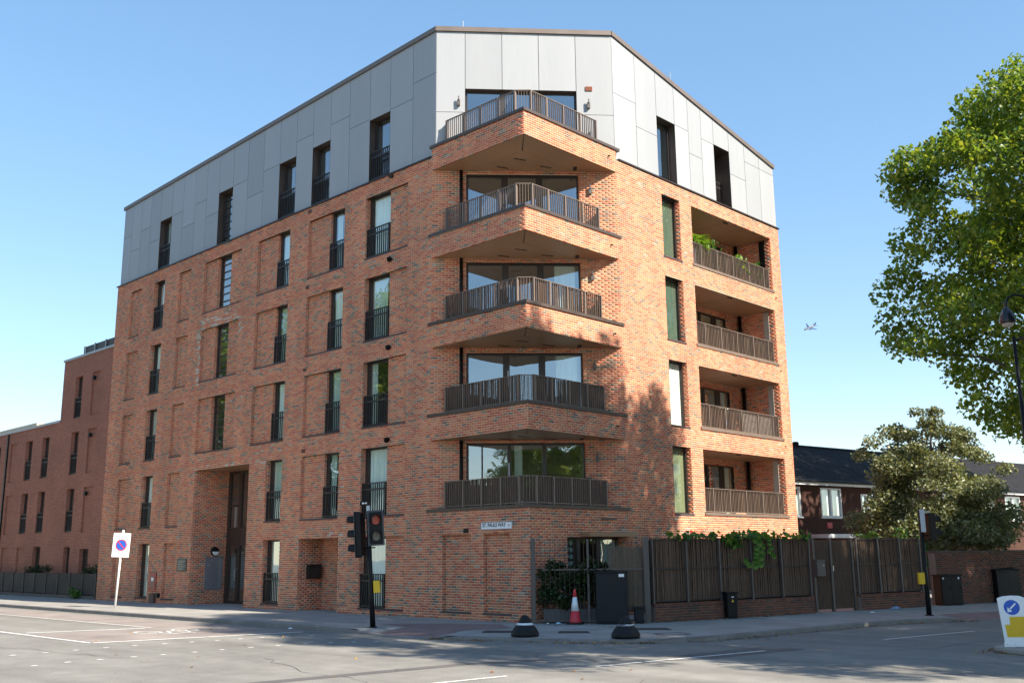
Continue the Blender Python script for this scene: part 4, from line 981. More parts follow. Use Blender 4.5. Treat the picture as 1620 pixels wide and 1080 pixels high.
# plane tree: crown radius about 9.5 m, 25 m tall
def plane_meshes():
    rs = np.random.RandomState(11); cs = []; rad = []
    tries = 0
    while len(cs) < 330 and tries < 20000:
        tries += 1
        z = rs.uniform(6.8, 24.5); zz = (z-14)/ (11.0 if z > 14 else 7.6); Rm = 9.6*math.sqrt(max(0, 1-zz*zz))
        Rm *= 1+.10*math.sin(z*1.7)
        th = rs.uniform(0, 2*math.pi); rr = Rm*rs.uniform(.0, 1)**.42*(1+.10*math.sin(3*th+z*.6)); r_ = rs.uniform(.9, 1.75)
        c = np.array([math.cos(th)*rr, math.sin(th)*rr, z])
        if any(np.linalg.norm(c-q) < 1.0 for q in cs): continue
        cs.append(c); rad.append(r_)
    per = [int(150*r*r) for r in rad]
    C = clump_points(cs, rad, per, 5); lm = leaf_mesh('crown', C, .27, LEAF_PLANE, seed=9)
    tb = MB(); tb.tube([(0, 0, -.2), (.05, 0, 1), (0, .05, 4), (.1, .1, 8), (.0, .2, 13), (.1, .1, 18), (0, 0, 22)], [.62, .46, .42, .36, .27, .16, .06], 12)
    bm_ = MB(); rs2 = np.random.RandomState(4)
    order = sorted(range(len(cs)), key=lambda i: -rad[i])
    for i in order[:90]:
        c = cs[i]; h = max(4.5, min(20, c[2]-.35*math.hypot(c[0], c[1])-1)); limb(bm_, (0, .1, h), c, .03+.011*np.linalg.norm(c-np.array([0, 0, h])), .012, rs2)
    return lm, tb.mesh('trunk', BARK, True), bm_.mesh('limbs', BARK, True)
PL = plane_meshes()
def plane_tree(loc, sc, rz, label, group=None):
    t = thing('plane_tree', label, 'tree', loc, rz, group); t.scale = sc
    obj_of('crown', PL[0], t); obj_of('trunk', PL[1], t); obj_of('limbs', PL[2], t); return t
plane_tree((8.5, 28.4, 0), (.87, .87, .98), 1.0, 'tall leafy green plane tree at the right edge behind the lamp post')
OFF = 'street plane trees around the junction, just outside the picture'
OFFL = ['nearest the island bollard on the east pavement', 'south-east of the island on the junction corner', 'opposite the street-sign corner across the main road', 'opposite the main entrance across the main road', 'opposite the three-storey brick terrace', 'opposite the far end of the brick terrace', 'last in the row across the main road', 'behind the junction to the south-east, small', 'at the far south-east end of the junction, small', 'east of the garden wall across the side street', 'between the other two trees of the side street']
for tl_i, (loc, sc, rz) in enumerate((((21.2, 5.4, GZ), (.62, .62, .98), 2.1), ((22.8, .7, GZ), (.58, .58, 1.08), .4),
                    ((-22, -33, GZ), (.8, .8, .9), 3.3), ((-37, -31, GZ), (.9, .9, 1.0), 5.0), ((-55, -32, GZ), (.9, .9, 1.02), 1.9), ((-73, -32, GZ), (.9, .9, 1.05), 4.1), ((-91, -33, GZ), (.9, .9, 1.05), .7), ((39, -28, GZ), (.6, .6, .54), 2.2), ((50, -30, GZ), (.6, .6, .5), 3.9), ((22.5, 19.3, GZ), (.64, .64, .62), .9), ((23.6, 12.2, GZ), (.60, .60, .79), 2.9))):
    plane_tree(loc, sc, rz, 'plane tree '+OFFL[tl_i], OFF)

# evergreen oak shrub behind the wall
def oak():
    t = thing('evergreen_tree', 'bushy olive-green evergreen tree rising over the garden wall in front of the dark house', 'tree', (4.3, 18.1, 0), R(44))
    rs = np.random.RandomState(21); cs = []; rad = []
    lay = [(2.4, 2.75, .9, 30), (3.2, 2.7, .85, 30), (4.0, 2.35, .8, 26), (4.8, 1.9, .75, 22), (5.6, 1.75, .6, 16), (6.3, 1.4, .55, 12), (6.9, .8, .42, 6)]
    for z, Rm, r_, n in lay:
        for i in range(n):
            th = rs.uniform(0, 2*math.pi); rr = Rm*rs.uniform(.2, 1)**.5; cs.append(np.array([math.cos(th)*rr+ (.25 if z > 5 else 0), math.sin(th)*rr*.9, z+rs.uniform(-.35, .35)])); rad.append(r_*rs.uniform(.6, 1.1))
    for q in ((-2.5, 0, 5.5), (-2.2, -.4, 6.0), (-1.5, 0, 6.4), (2.2, .2, 5.4), (2.9, 0, 4.9), (3.3, -.3, 3.3), (3.1, -.6, 2.8)): cs.append(np.array(q)); rad.append(.5)
    C = clump_points(cs, rad, [int(520*r**1.6)+40 for r in rad], 8, .6); obj_of('crown', leaf_mesh('crown', C, .12, LEAF_OAK, seed=3), t)
    mb_ = MB(); mb_.tube([(0, 0, -.1), (.05, 0, 1.5), (.0, .1, 3.2), (.15, 0, 5.2), (.2, 0, 6.5)], [.16, .13, .10, .06, .02], 8); mb_.build('trunk', BARK, t, True)
    l = MB(); r2 = np.random.RandomState(2)
    for c in cs[::3]: limb(l, (.05, .05, max(.9, c[2]-1.2)), c, .035, .008, r2, 5)
    l.build('limbs', BARK, t, True)
oak()
def bush(name, label, loc, ext, nl, size, m, cat='shrub', rz=0, seed=1, nclump=26, group=None):
    t = thing(name, label, cat, loc, rz, group); rs = np.random.RandomState(seed); cs = []; rad = []
    for i in range(nclump):
        p = rs.uniform(-1, 1, 3); p[2] = rs.uniform(.1, 1)
        cs.append(np.array([p[0]*ext[0], p[1]*ext[1], p[2]*ext[2]])); rad.append(rs.uniform(.14, .30)*min(1, ext[2])+.05)
    C = clump_points(cs, rad, [nl//nclump]*nclump, seed, .9); C[:, 2] = np.maximum(C[:, 2], .02); obj_of('foliage', leaf_mesh('foliage', C, size, m, seed=seed), t)
    s_ = MB(); r2 = np.random.RandomState(seed)
    for c in cs[::2]: limb(s_, (c[0]*.4, c[1]*.4, -.02), c, .014, .005, r2, 5)
    s_.build('stems', BARK, t, True); return t
bush('hedge', 'dark green hedge behind the metal fence left of its gate', (-36.3, .55, 0), (1.5, .25, 1.45), 2600, .09, LEAF_DARK, 'hedge', seed=31)
bush('hedge', 'dark green hedge behind the metal fence beside the tall building', (-29.6, .55, 0), (1.3, .25, 1.45), 2400, .09, LEAF_DARK, 'hedge', seed=32)
bush('weed', 'light green weed growing at the fence foot by the building corner', (-29.9, -.1, 0), (.25, .1, .6), 160, .12, LEAF_VINE, 'weed', seed=33, nclump=8)

# ------------------------------------------------------------------ garden fences at the corner
P1, P2 = Vector((.22, -.10, 0)), Vector((2.65, 1.90, 0))
ang = math.atan2(P2.y-P1.y, P2.x-P1.x); FL = (P2-P1).length
cf = thing('corner_railing', 'open grey metal railing between two posts at the building corner behind the traffic cone', 'railing', P1, ang)
bevel(MB().box((-.06, -.05, 0), (.06, .05, 2.32)).build('post', GREYP, cf), .006); bevel(MB().box((FL-.08, -.06, 0), (FL+.08, .06, 2.32)).build('post', GREYP, cf), .006)
MB().box((1.5, -.025, 0), (1.56, .025, 2.28)).build('post', GREYP, cf); MB().box((.25, -.018, 1.43), (FL-.1, .018, 1.47)).build('rail', GREYP, cf); MB().box((.07, -.02, .06), (FL-.09, .02, .10)).build('rail', GREYP, cf)
m = MB(); x = .2
while x < FL-.1: m.box((x-.006, -.006, .1), (x+.006, .006, 2.24)); x += .135
m.build('bars', mat('rusty_bar', (.09, .05, .04), .7, .2), cf, kind='stuff')
rs_ = thing('reed_screen', 'weathered brown reed screen leaning inside the railing beside the dark cabinet', 'screen', P1+Vector((.05, .12, 0)), ang)
sc_ = MB(); x = 2.0
while x < FL-.05:
    sc_.box((x, .02+rnd.uniform(0, .02), .3), (x+.012, .035+rnd.uniform(0, .02), 2.05+rnd.uniform(-.06, .06))); x += .0135
sc_.build('reeds', REED, rs_, kind='stuff'); MB().box((2.0, .05, 1.0), (FL-.05, .056, 1.02)).build('wire', STEEL, rs_)
pl = thing('planter', 'long grey corrugated planter at the foot of the corner railing', 'planter', P1+Vector((.05, .20, 0)), ang)
m = MB(); n = 60; 
for i in range(n):
    xa, xb = .1+i*1.75/n, .1+(i+1)*1.75/n; ya = .012*(1 if i % 2 else 0)-.0; m.box((xa, .02+ya, .04), (xb, .36, .38))
m.build('trough', mat('planter_grey', (.11, .11, .115), .6, .2), pl)
bush('shrub', 'dense dark leafy shrub growing in the planter behind the corner railing', P1+Vector((.75, .95, .35)), (.95, .2, 1.25), 5200, .10, LEAF_DARK, rz=ang, seed=5, nclump=44)

W0, W1 = Vector((2.74, 2.12, 0)), Vector((4.15, 8.55, 0)); G0, G1 = Vector((4.13, 8.75, 0)), Vector((4.62, 10.55, 0)); X0_, X1_ = Vector((4.70, 10.6, 0)), Vector((5.52, 13.75, 0))
CANE = mat('dark_cane', (.130, .080, .053), .8, 0, var=.45, scale=5, fine=.3, fscale=30, stretch=(8, 8, .5))
def low_wall(label, a, b):
    L = (b-a).length; F = Fac(a, b-a); t = thing('low_brick_wall', label, 'wall', (0, 0, 0)); ht = .5
    wb = MB(); F.box(wb, 0.004, L-.004, .006, .214, 0, ht-.03); wo_ = wb.build('wall', MORTAR_OLD, t)
    br = Bricks(); br.wall(F.p(0, .002, 0), F.U, F.N, L, 0, ht-.06); br.build(wo_, BRICK_OLD, singles=145)
    c = MB(); n = int(L/.075)
    for i in range(n): u = L*i/n; F.box(c, u+.004, u+L/n-.004, -.004, .22, ht-.075+.002*rnd.random(), ht+.004*rnd.random())
    ob = c.build('coping_bricks', BRICK_OLD, t, tint=True, kind='stuff')
    at = ob.data.attributes['tint']; v = np.repeat(np.random.RandomState(2).uniform(0, .9, len(ob.data.polygons)//6), 6); at.data.foreach_set('value', v.astype(np.float32))
    return t
low_wall('low brown brick wall under the long cane fence left of the gate', W0, W1); low_wall('short low brick wall under the cane fence right of the gate', X0_, X1_)
def cane_fence(label, a, b, z0, npost, zt=2.28):
    L = (b-a).length; F = Fac(a, b-a); t = thing('cane_fence', label, 'fence', (0, 0, 0))
    for i in range(npost+1):
        u = min(max(L*i/npost, .03), L-.03); m = MB(); F.box(m, u-.03, u+.03, .05, .11, z0, zt); m.build('post', GREYP, t)
    for z in (z0+.04, 1.42, zt-.05):
        m = MB(); F.box(m, 0, L, .115, .145, z, z+.035); m.build('rail', mat('fence_rail', (.028, .022, .02), .6), t)
    s_ = MB(); u = .02
    while u < L-.02:
        wd = rnd.uniform(.016, .030); le = rnd.uniform(-.02, .02); dd = .15+rnd.uniform(0, .02)
        s_.obox(F.p(u, dd, z0+.03), F.U*wd, -F.N*.018, Vector((F.U.x*le, F.U.y*le, zt-z0-.03+rnd.uniform(-.03, .02)))); u += rnd.uniform(.034, .048)
    s_.build('canes', CANE, t, kind='stuff')
    d_ = MB(); F.quad(d_, 0, L, .19, z0, zt-.05); d_.build('backing_mesh', mat('dark_mesh', (.007, .0055, .005), .95, spec=.1), t)
    return t
cane_fence('long dark cane fence with grey posts on the low wall left of the gate', W0, W1, .5, 5)
cane_fence('dark cane fence with grey posts on the short wall right of the gate', X0_, X1_, .5, 3)
gt = thing('garden_gate', 'dark double garden gate of vertical canes between the two cane fences', 'gate', (0, 0, 0)); F = Fac(G0, G1-G0); L = (G1-G0).length
for u, wd in ((.0, .09), (.78, .09), (L-.09, .09)):
    m = MB(); F.box(m, u, u+wd, .05, .14, 0, 2.28); m.build('post', GREYP, gt)
for u0, u1 in ((.1, .77), (.88, L-.1)):
    m = MB(); u = u0
    while u < u1: F.box(m, u, u+.02, .09, .11, .08, 2.22); u += .045
    lf_ = m.build('leaf', CANE, gt)
    for z in (.12, 1.15, 2.15):
        m = MB(); F.box(m, u0, u1, .112, .14, z, z+.04); m.build('rail', GREYP, lf_)
    m = MB(); F.quad(m, u0, u1, .145, .08, 2.2); m.build('backing_mesh', MATS['dark_mesh'], lf_)
m = MB(); F.box(m, -.02, .34, -.12, .04, 1.10, 1.58); lbx = bevel(m.build('letterbox', GREYP, gt), .01); m = MB(); F.box(m, -.03, .35, -.14, .05, 1.58, 1.61); m.build('lid', GREYP, lbx); m = MB(); F.box(m, .24, .28, -.13, -.12, 1.42, 1.46); m.build('lock', STEEL, lbx)
m = MB(); F.box(m, .84, .875, .02, .06, 1.25, 1.42); m.build('handle', STEEL, gt)

# vine over the fence
def vine():
    t = thing('vine', 'green leafy vine spilling over the long cane fence', 'vine', (0, 0, 0)); F = Fac(W0, W1-W0); rs = np.random.RandomState(6); C = []
    for i in range(620):
        u = rs.uniform(.9, 6.6); dens = .5+.5*math.sin(u*1.7+1); 
        if rs.rand() > .35+.65*dens: continue
        z = 2.28+abs(rs.normal())*.10-(.06 if rs.rand() < .3 else 0); d = rs.uniform(-.10, .45); C.append(tuple(F.p(u, d, z)))
    for i in range(60):
        C.append(tuple(F.p(rs.normal(3.15, .16), rs.uniform(-.02, .06), 2.25-abs(rs.normal())*.16)))
    obj_of('foliage', leaf_mesh('foliage', np.array(C), .15, LEAF_VINE, seed=8, aspect=.95, up=.2), t)['kind'] = 'stuff'
    st_ = MB(); hang = [(4.05, 2.3), (4.15, 2.0), (4.12, 1.75), (3.9, 1.55), (3.6, 1.5)]
    st_.tube([F.p(u, .0, z) for u, z in hang], .008, 5); st_.tube([F.p(1.0, .15, 2.3), F.p(3, .1, 2.34), F.p(5, .15, 2.33), F.p(6.6, .1, 2.3)], .012, 5); st_.build('stem', BARK, t)
    big = [(4.15, 2.12, .26), (4.30, 2.02, .2), (4.02, 1.98, .2), (4.2, 1.9, .22), (4.02, 1.83, .2), (4.28, 1.82, .22), (4.22, 1.7, .26), (3.98, 1.72, .16), (4.0, 1.58, .25), (4.15, 1.5, .24), (3.92, 1.46, .24), (3.72, 1.48, .2), (3.6, 1.55, .18), (3.52, 1.63, .16), (4.62, 2.12, .17), (4.7, 1.98, .18), (4.6, 1.88, .16), (4.72, 1.8, .17), (4.78, 1.72, .15), (4.0, 2.2, .18), (4.6, 2.24, .16)]
    for u, z, s in big:
        m = MB(); c = F.p(u, -.03-rs.uniform(0, .06), z); tl = rs.uniform(-.4, .4); pts = []
        for j in range(10):
            th = 2*math.pi*j/10; rr = s/2*(1-.12*(j == 0)+.06*math.sin(5*th)); v = F.U*(math.cos(th+tl)*rr)+Vector((0, 0, math.sin(th+tl)*rr*.85))+F.N*(.035*math.sin(th+1)+.03); pts.append(c+v)
        i0 = 0
        for j in range(10): m.tri(c, pts[j], pts[(j+1) % 10])
        m.build('leaf', LEAF_VINE, t)
vine()

# ------------------------------------------------------------------ right-hand garden wall, cabinets, house
RW0, RW1 = Vector((5.45, 15.0, 0)), Vector((7.15, 20.4, 0)); F = Fac(RW0, RW1-RW0); L = (RW1-RW0).length
gwll = thing('garden_wall', 'tall dark brown brick garden wall below the evergreen tree', 'wall', (0, 0, 0)); m = MB(); F.box(m, 0.01, L, .006, .3, 0, 1.76); wo_ = m.build('wall', MORTAR_OLD, gwll)
br = Bricks(); br.wall(F.p(0, .002, 0), F.U, F.N, L, 0, 1.76); br.build(wo_, BRICK_OLD, singles=0)
n = int(L/.45)
for i in range(n):
    m = MB(); F.box(m, L*i/n+.004, L*(i+1)/n-.004, -.02, .32, 1.762, 1.84); m.build('coping_stone', mat('wall_coping', (.09, .065, .055), .9), gwll)
def cabinet(name, label, loc, rz, wd, dp, ht, m=NAVY, cat='cabinet', stickers=(), doors=1):
    t = thing(name, label, cat, loc, rz); bevel(MB().box((-wd/2, 0, .05), (wd/2, dp, ht-.04)).build('body', m, t), .01)
    bevel(MB().box((-wd/2-.035, -.035, ht-.04), (wd/2+.035, dp+.035, ht)).build('top', m, t), .008); MB().box((-wd/2+.02, .02, 0), (wd/2-.02, dp-.02, .05)).build('plinth', BLACK, t)
    for i in range(doors):
        xa = -wd/2+.02+i*(wd-.04)/doors; xb = xa+(wd-.04)/doors-.006; d_ = bevel(MB().box((xa, -.014, .08), (xb, 0, ht-.06)).build('door', m, t), .004)
        MB().box((xb-.06, -.028, ht*.52), (xb-.035, -.014, ht*.6)).build('lock', BLACK, d_)
    for x, z, a, b in stickers: MB().box((x, -.018, z), (x+a, -.0142, z+b)).build('sticker', SIGNW, t)
    return t
cabinet('utility_cabinet', 'tall dark blue-black utility cabinet beside the traffic cone', (2.18, .92, 0), ang, .86, .36, 1.40, stickers=((.20, 1.25, .15, .08),))
cabinet('meter_box', 'small low black box next to the tall utility cabinet', (2.62, 1.55, 0), ang, .26, .25, .44)
fp = cabinet('feeder_pillar', 'narrow black feeder pillar with yellow warning label against the low brick wall', (3.58, 4.72, 0), R(60), .33, .24, .75, m=BLACK, cat='pillar')
MB().box((-.03, -.018, .60), (.05, -.0145, .625)).build('sticker', SIGNW, fp)
m = MB(); m.v = [(-.035, -.018, .47), (.045, -.018, .47), (.005, -.018, .55)]; m.f = [(0, 1, 2)]; m.t = [0]; m.build('warning_label', YEL, fp)
cabinet('utility_cabinet', 'wide black cabinet with two white stickers behind the right traffic light', (5.95, 14.95, 0), R(60), .86, .40, 1.04, m=BLACK, stickers=((.26, .88, .06, .07), (-.36, .88, .04, .06)), doors=2)
sh = thing('bin_store', 'black bin store with sloping lid in front of the garden wall', 'bin store', (6.75, 18.2, 0), R(64)); m = MB(); m.v = [(-.55, 0, 0), (.55, 0, 0), (.55, .8, 0), (-.55, .8, 0), (-.55, .0, 1.1), (.55, .0, 1.1), (.55, .8, 1.26), (-.55, .8, 1.26)]; m.f = [(3, 2, 1, 0), (0, 1, 5, 4), (1, 2, 6, 5), (2, 3, 7, 6), (3, 0, 4, 7), (4, 5, 6, 7)]; m.t = [0]*6; m.build('body', BLACK, sh)
m = MB(); m.obox((-.6, -.06, 1.10), (1.2, 0, 0), (0, .92, .18), (0, 0, .03)); m.build('lid', BLACKR, sh)
for i in range(2): MB().box((-.53+i*.535, -.015, .06), (-.005+i*.535, 0, 1.04)).build('door', BLACK, sh)
tg = thing('timber_gate', 'brown boarded timber gate at the right end of the garden wall', 'gate', (7.25, 20.5, 0), R(72)); WOOD = mat('gate_timber', (.16, .085, .05), .8, var=.3, scale=4, stretch=(5, 5, .5))
for i in range(7): MB().box((.06+i*.15, 0, .05), (.06+i*.15+.142, .03, 1.72+.02*(i % 2))).build('board', WOOD, tg)
for x in (-.06, 1.13): MB().box((x, -.03, 0), (x+.1, .08, 1.9)).build('post', WOOD, tg)
bw_ = thing('brick_wall', 'orange brick wall at the right edge beyond the timber gate', 'wall', (7.65, 21.7, 0), R(72)); MB().box((.02, 0, 0), (5, .25, 1.95)).build('wall', BRICK_FAR, bw_); MB().box((0, -.03, 1.95), (5.02, .28, 2.02)).build('coping', mat('wall_coping', (.1, .1, .1), .9), bw_)

HU = Vector((.17, .985, 0)).normalized(); HP = Vector((-1.35, 20.7, 0)); FH = Fac(HP, HU)
hs = thing('house', 'row of dark brick two-storey houses with black tiled roof and white windows', 'house', (0, 0, 0))
hw = [(-2.95, -1.8, 3.33, 4.6), (-.42, 1.05, 3.33, 4.6), (2.5, 3.46, 3.5, 4.4), (9.2, 10.5, 3.33, 4.6), (12.9, 14.05, 3.33, 4.58), (15.1, 16.65, 3.33, 4.6), (19, 20.4, 3.33, 4.6)]
m = MB(); backing(m, FH.p(-14, 0, 0), FH.U, 46, 0, 5.0, [(h[0]+14, h[1]+14, h[2], h[3]) for h in hw], FH.N, 0)
m.quad(FH.p(-14, 0, 0), FH.p(-14, 7, 0), FH.p(-14, 7, 5), FH.p(-14, 0, 5)); m.tri(FH.p(-14, 0, 5), FH.p(-14, 7, 5), FH.p(-14, 3.5, 6.8)); m.build('wall', BRICK_HOUSE, hs)
for h in hw:
    f = MB(); F_ = FH; FH.box(f, h[0], h[0]+.07, -.02, .1, h[2], h[3]); FH.box(f, h[1]-.07, h[1], -.02, .1, h[2], h[3]); FH.box(f, h[0]+.07, h[1]-.07, -.018, .1, h[3]-.07, h[3]); FH.box(f, h[0]+.07, h[1]-.07, -.018, .1, h[2], h[2]+.07); mu = (h[0]+h[1])/2; FH.box(f, mu-.05, mu+.05, -.016, .1, h[2]+.07, h[3]-.07)
    wo_ = f.build('window', UPVC, hs); FH.box(MB(), 0, 0, 0, 0, 0, 0)
    for a_, b_ in ((h[0]+.07, mu-.05), (mu+.05, h[1]-.07)):
        q = MB(); FH.quad(q, a_, b_, .05, h[2]+.07, h[3]-.07); q.build('pane', GLASS, wo_); q = MB(); FH.quad(q, a_, b_, .2, h[2], h[3]); q.build('net_curtain', CURTAIN, wo_)
    q = MB(); FH.box(q, h[0]-.05, h[1]+.05, -.08, .0, h[2]-.06, h[2]); q.build('sill', UPVC, wo_)
ROOFT = mat('slate_grey_tile', (.020, .019, .020), .8, 0, var=.3, scale=4, fine=.25, fscale=20, spec=.15)
ez, rz_, rd = 4.86, 6.88, 3.5; sl_ = math.hypot(rz_-ez, rd+.35); sv = (-FH.N*(rd+.35)+Vector((0, 0, rz_-ez)))/sl_; E0 = FH.p(0, -.35, ez); nv = FH.U.cross(sv).normalized()
m = MB(); m.quad(FH.p(-14.2, -.35, ez), FH.p(32, -.35, ez), FH.p(32, rd, rz_), FH.p(-14.2, rd, rz_)); m.quad(FH.p(-14.2, rd, rz_), FH.p(32, rd, rz_), FH.p(32, 7.35, ez), FH.p(-14.2, 7.35, ez)); ro_ = m.build('roof', ROOFT, hs)
tl_ = MB(); nrow = int(sl_/.26); 
for r_ in range(nrow):
    u = -5.0+(.15 if r_ % 2 else 0)
    while u < 24:
        o_ = E0+FH.U*(u-0)+sv*(r_*sl_/nrow-.02)+nv*.004; tl_.obox(o_, FH.U*.29, sv*(sl_/nrow+.05), nv*(.022+.008*rnd.random())); u += .30
tl_.build('tile', ROOFT, ro_, kind='stuff')
for i in range(74):
    q = MB(); u = -5+i*.4; q.tube([FH.p(u, rd, rz_+.0), FH.p(u+.39, rd, rz_+.0)], .10, 8); q.build('ridge_tile', ROOFT, ro_)
for u in (2.6, 8.0, 11.2): MB().lathe([(.16, 0), (.16, .16), (.1, .2)], FH.p(u, rd+.0, rz_+.04), 10).build('ridge_vent', ROOFT, ro_)
q = MB(); FH.box(q, -14.2, 32, -.32, -.27, 4.68, 4.86); q.build('fascia', UPVC, hs); q = MB(); FH.box(q, -14.2, 32, -.27, 0, 4.70, 4.72); q.build('eaves_board', UPVC, hs)
MB().tube([FH.p(-14, -.38, 4.84), FH.p(32, -.38, 4.84)], .055, 8).build('gutter', BLACK, hs)
q = MB(); FH.box(q, -1.25, 1.35, -.9, 0, 2.42, 2.58); q.build('porch_canopy', UPVC, hs)
q = MB(); FH.box(q, -.1, .25, -.03, 0, 2.85, 3.1); q.build('alarm_box', RED, hs)
bush('shrub', 'light green shrub showing above the cane fence below the white house window', (4.0, 14.5, 1.3), (1.5, .5, 1.25), 1500, .12, LEAF_VINE, rz=R(70), seed=14, nclump=26)

# ------------------------------------------------------------------ traffic lights, sign, bollards, lamp
CR = R(44.2)
def lens_head(t, c, face, lamps, hgt, wd=.36, dp=.16, hood=.22, board=True):
    """signal head: backboard, housing, hooded lamps; face = yaw of the looking direction in local space"""
    fx = Vector((math.cos(face), math.sin(face), 0)); sx = Vector((-fx.y, fx.x, 0)); c = Vector(c)
    h = MB(); h.obox(c-sx*wd/2-Vector((0, 0, hgt/2)), sx*wd, -fx*dp, (0, 0, hgt)); ho = bevel(h.build('signal_head', BLACK, t), .02)
    if board:
        b_ = MB(); b_.obox(c-sx*(wd/2+.045)-Vector((0, 0, hgt/2+.045))-fx*.02, sx*(wd+.09), fx*-.012, (0, 0, hgt+.09)); bevel(b_.build('backing_board', mat('signal_grey', (.05, .055, .065), .5), t), .004)
    n = len(lamps)
    for i, (col, em) in enumerate(lamps):
        z = c.z+hgt/2-hgt*(i+.5)/n; o_ = Vector((c.x, c.y, z)); r = min(.125, hgt/n*.40)
        def ring(rad, d, a0=0, a1=2*math.pi, k=20): return [o_+fx*d+sx*(math.cos(a0+(a1-a0)*j/k)*rad)+Vector((0, 0, math.sin(a0+(a1-a0)*j/k)*rad)) for j in range(k+1)]
        L_ = MB(); L_.poly(ring(r*.95, .012)[:-1]); L_.build('lens', col, ho)
        H_ = MB(); A, B_ = ring(r, .0, R(-35), R(215)), ring(r*1.02, hood, R(-20), R(200)); A2, B2 = ring(r*1.08, .0, R(-35), R(215)), ring(r*1.10, hood, R(-20), R(200))
        for j in range(20): H_.quad(A[j], A[j+1], B_[j+1], B_[j]); H_.quad(A2[j+1], A2[j], B2[j], B2[j+1]); H_.quad(B_[j], B_[j+1], B2[j+1], B2[j])
        H_.build('hood', BLACKR, ho)
LRED = mat('red_lens', (.55, .07, .03), .25, 0, var=.1); LDARK = mat('dark_lens', (.05, .05, .042), .25); LAMB = mat('amber_lens', (.25, .10, .01), .25); LGRN = mat('green_lens', (.02, .10, .06), .25); LGREY = mat('grey_lens', (.16, .15, .12), .3)
tl1 = thing('traffic_light', 'black traffic light with two heads and yellow push-button box by the red brick facade', 'traffic light', (-2.32, -3.73, 0), CR); tl1.rotation_euler = (0, R(-3.6), CR)
MB().tube([(0, 0, 0), (0, 0, 1.0), (0, 0, 3.08)], [.075, .062, .057], 14).build('pole', BLACK, tl1, True); MB().lathe([(.13, 0), (.13, .012), (.09, .03)], (0, 0, 0), 16).build('base_plate', BLACK, tl1)
lens_head(tl1, (-.34, .06, 2.48), R(165), ((LDARK, 0), (LAMB, 0), (LGRN, 0)), 1.16, .36, .20, board=True)
lens_head(tl1, (.22, -.16, 2.62), R(-75), ((LRED, 0), (LGREY, 0)), .86, .36, .18)
for z in (2.1, 2.9): MB().tube([(0, 0, z), (-.2, .05, z)], .02, 6).build('bracket', BLACK, tl1); MB().tube([(0, 0, z), (.16, -.06, z)], .02, 6).build('bracket', BLACK, tl1)
MB().box((-.03, -.05, 3.0), (.06, .04, 3.24)).build('detector', mat('pale_grey', (.45, .5, .55), .5), tl1); sn = MB().box((-.2, -.07, 3.26), (.0, .07, 3.36)).build('sensor', BLACK, tl1); MB().box((-.14, -.082, 3.29), (-.08, -.07, 3.33)).build('sensor_eye', SIGNW, sn); MB().box((-.06, -.082, 3.29), (-.01, -.07, 3.33)).build('sensor_eye', SIGNW, sn)
bevel(MB().box((.075, -.12, .90), (.25, .02, 1.22)).build('push_button_box', YEL, tl1), .01)
tl2 = thing('traffic_light', 'black traffic light with pale back plate and yellow box beside the cane fence', 'traffic light', (7.44, 9.16, 0), CR)
MB().tube([(0, 0, 0), (0, 0, 1.0), (0, 0, 3.04)], [.078, .064, .06], 14).build('pole', BLACK, tl2, True); MB().lathe([(.13, 0), (.13, .012), (.09, .03)], (0, 0, 0), 16).build('base_plate', BLACK, tl2)
lens_head(tl2, (.40, .10, 2.56), R(10), ((LDARK, 0), (LDARK, 0)), .80, .36, .22, hood=.2, board=False)
bevel(MB().box((-.04, -.10, 2.40), (.10, -.07, 3.07)).build('back_plate', mat('pale_grey', (.45, .5, .55), .5), tl2), .004); MB().box((.12, -.02, 2.95), (.3, .1, 3.03)).build('bracket', mat('cream', (.45, .4, .33), .6), tl2)
MB().tube([(0, 0, 2.3), (.25, .06, 2.3)], .02, 6).build('bracket', BLACK, tl2); bevel(MB().box((-.25, -.13, .90), (-.075, .0, 1.23)).build('push_button_box', YEL, tl2), .01)

ps = thing('parking_sign', 'white controlled zone parking sign on a leaning white post at the kerb', 'sign', (-19.39, -2.95, 0), CR); ps.rotation_euler = (0, R(2.4), CR)
MB().tube([(0, 0, 0), (0, 0, 2.95)], .042, 10).build('post', WHITE, ps, True); MB().lathe([(.045, 0), (.045, .05), (.01, .06)], (0, 0, 2.93), 10).build('post_cap', WHITE, ps)
bevel(MB().box((-.34, -.065, 1.93), (.34, -.05, 2.86)).build('plate', SIGNW, ps), .01)
for z in (2.1, 2.7): MB().box((-.06, -.05, z), (.06, .05, z+.03)).build('clip', STEEL, ps)
def ring_mesh(name, m, parent, c, r0_, r1_, y, n=32):
    q = MB()
    for j in range(n):
        a, b = 2*math.pi*j/n, 2*math.pi*(j+1)/n
        P = lambda r, t: (c[0]+math.cos(t)*r, y, c[1]+math.sin(t)*r)
        if r0_ > 0: q.quad(P(r0_, a), P(r1_, a), P(r1_, b), P(r0_, b))
        else: q.tri((c[0], y, c[1]), P(r1_, a), P(r1_, b))
    return q.build(name, m, parent)
ring_mesh('blue_disc', BLUE, ps, (0, 2.40), 0, .19, -.068); ring_mesh('red_ring', SIGNRED, ps, (0, 2.40), .185, .225, -.070)
MB().obox((-.165, -.0715, 2.535), (.30, 0, -.30), (.03, 0, .03), (0, -.001, 0)).build('red_bar', SIGNRED, ps)
text_mesh('lettering', 'CONTROLLED', .085, SIGNTXT, ps, Matrix.Translation((0, -.066, 2.80)) @ RX); text_mesh('lettering', 'ZONE', .125, SIGNTXT, ps, Matrix.Translation((0, -.066, 2.69)) @ RX)
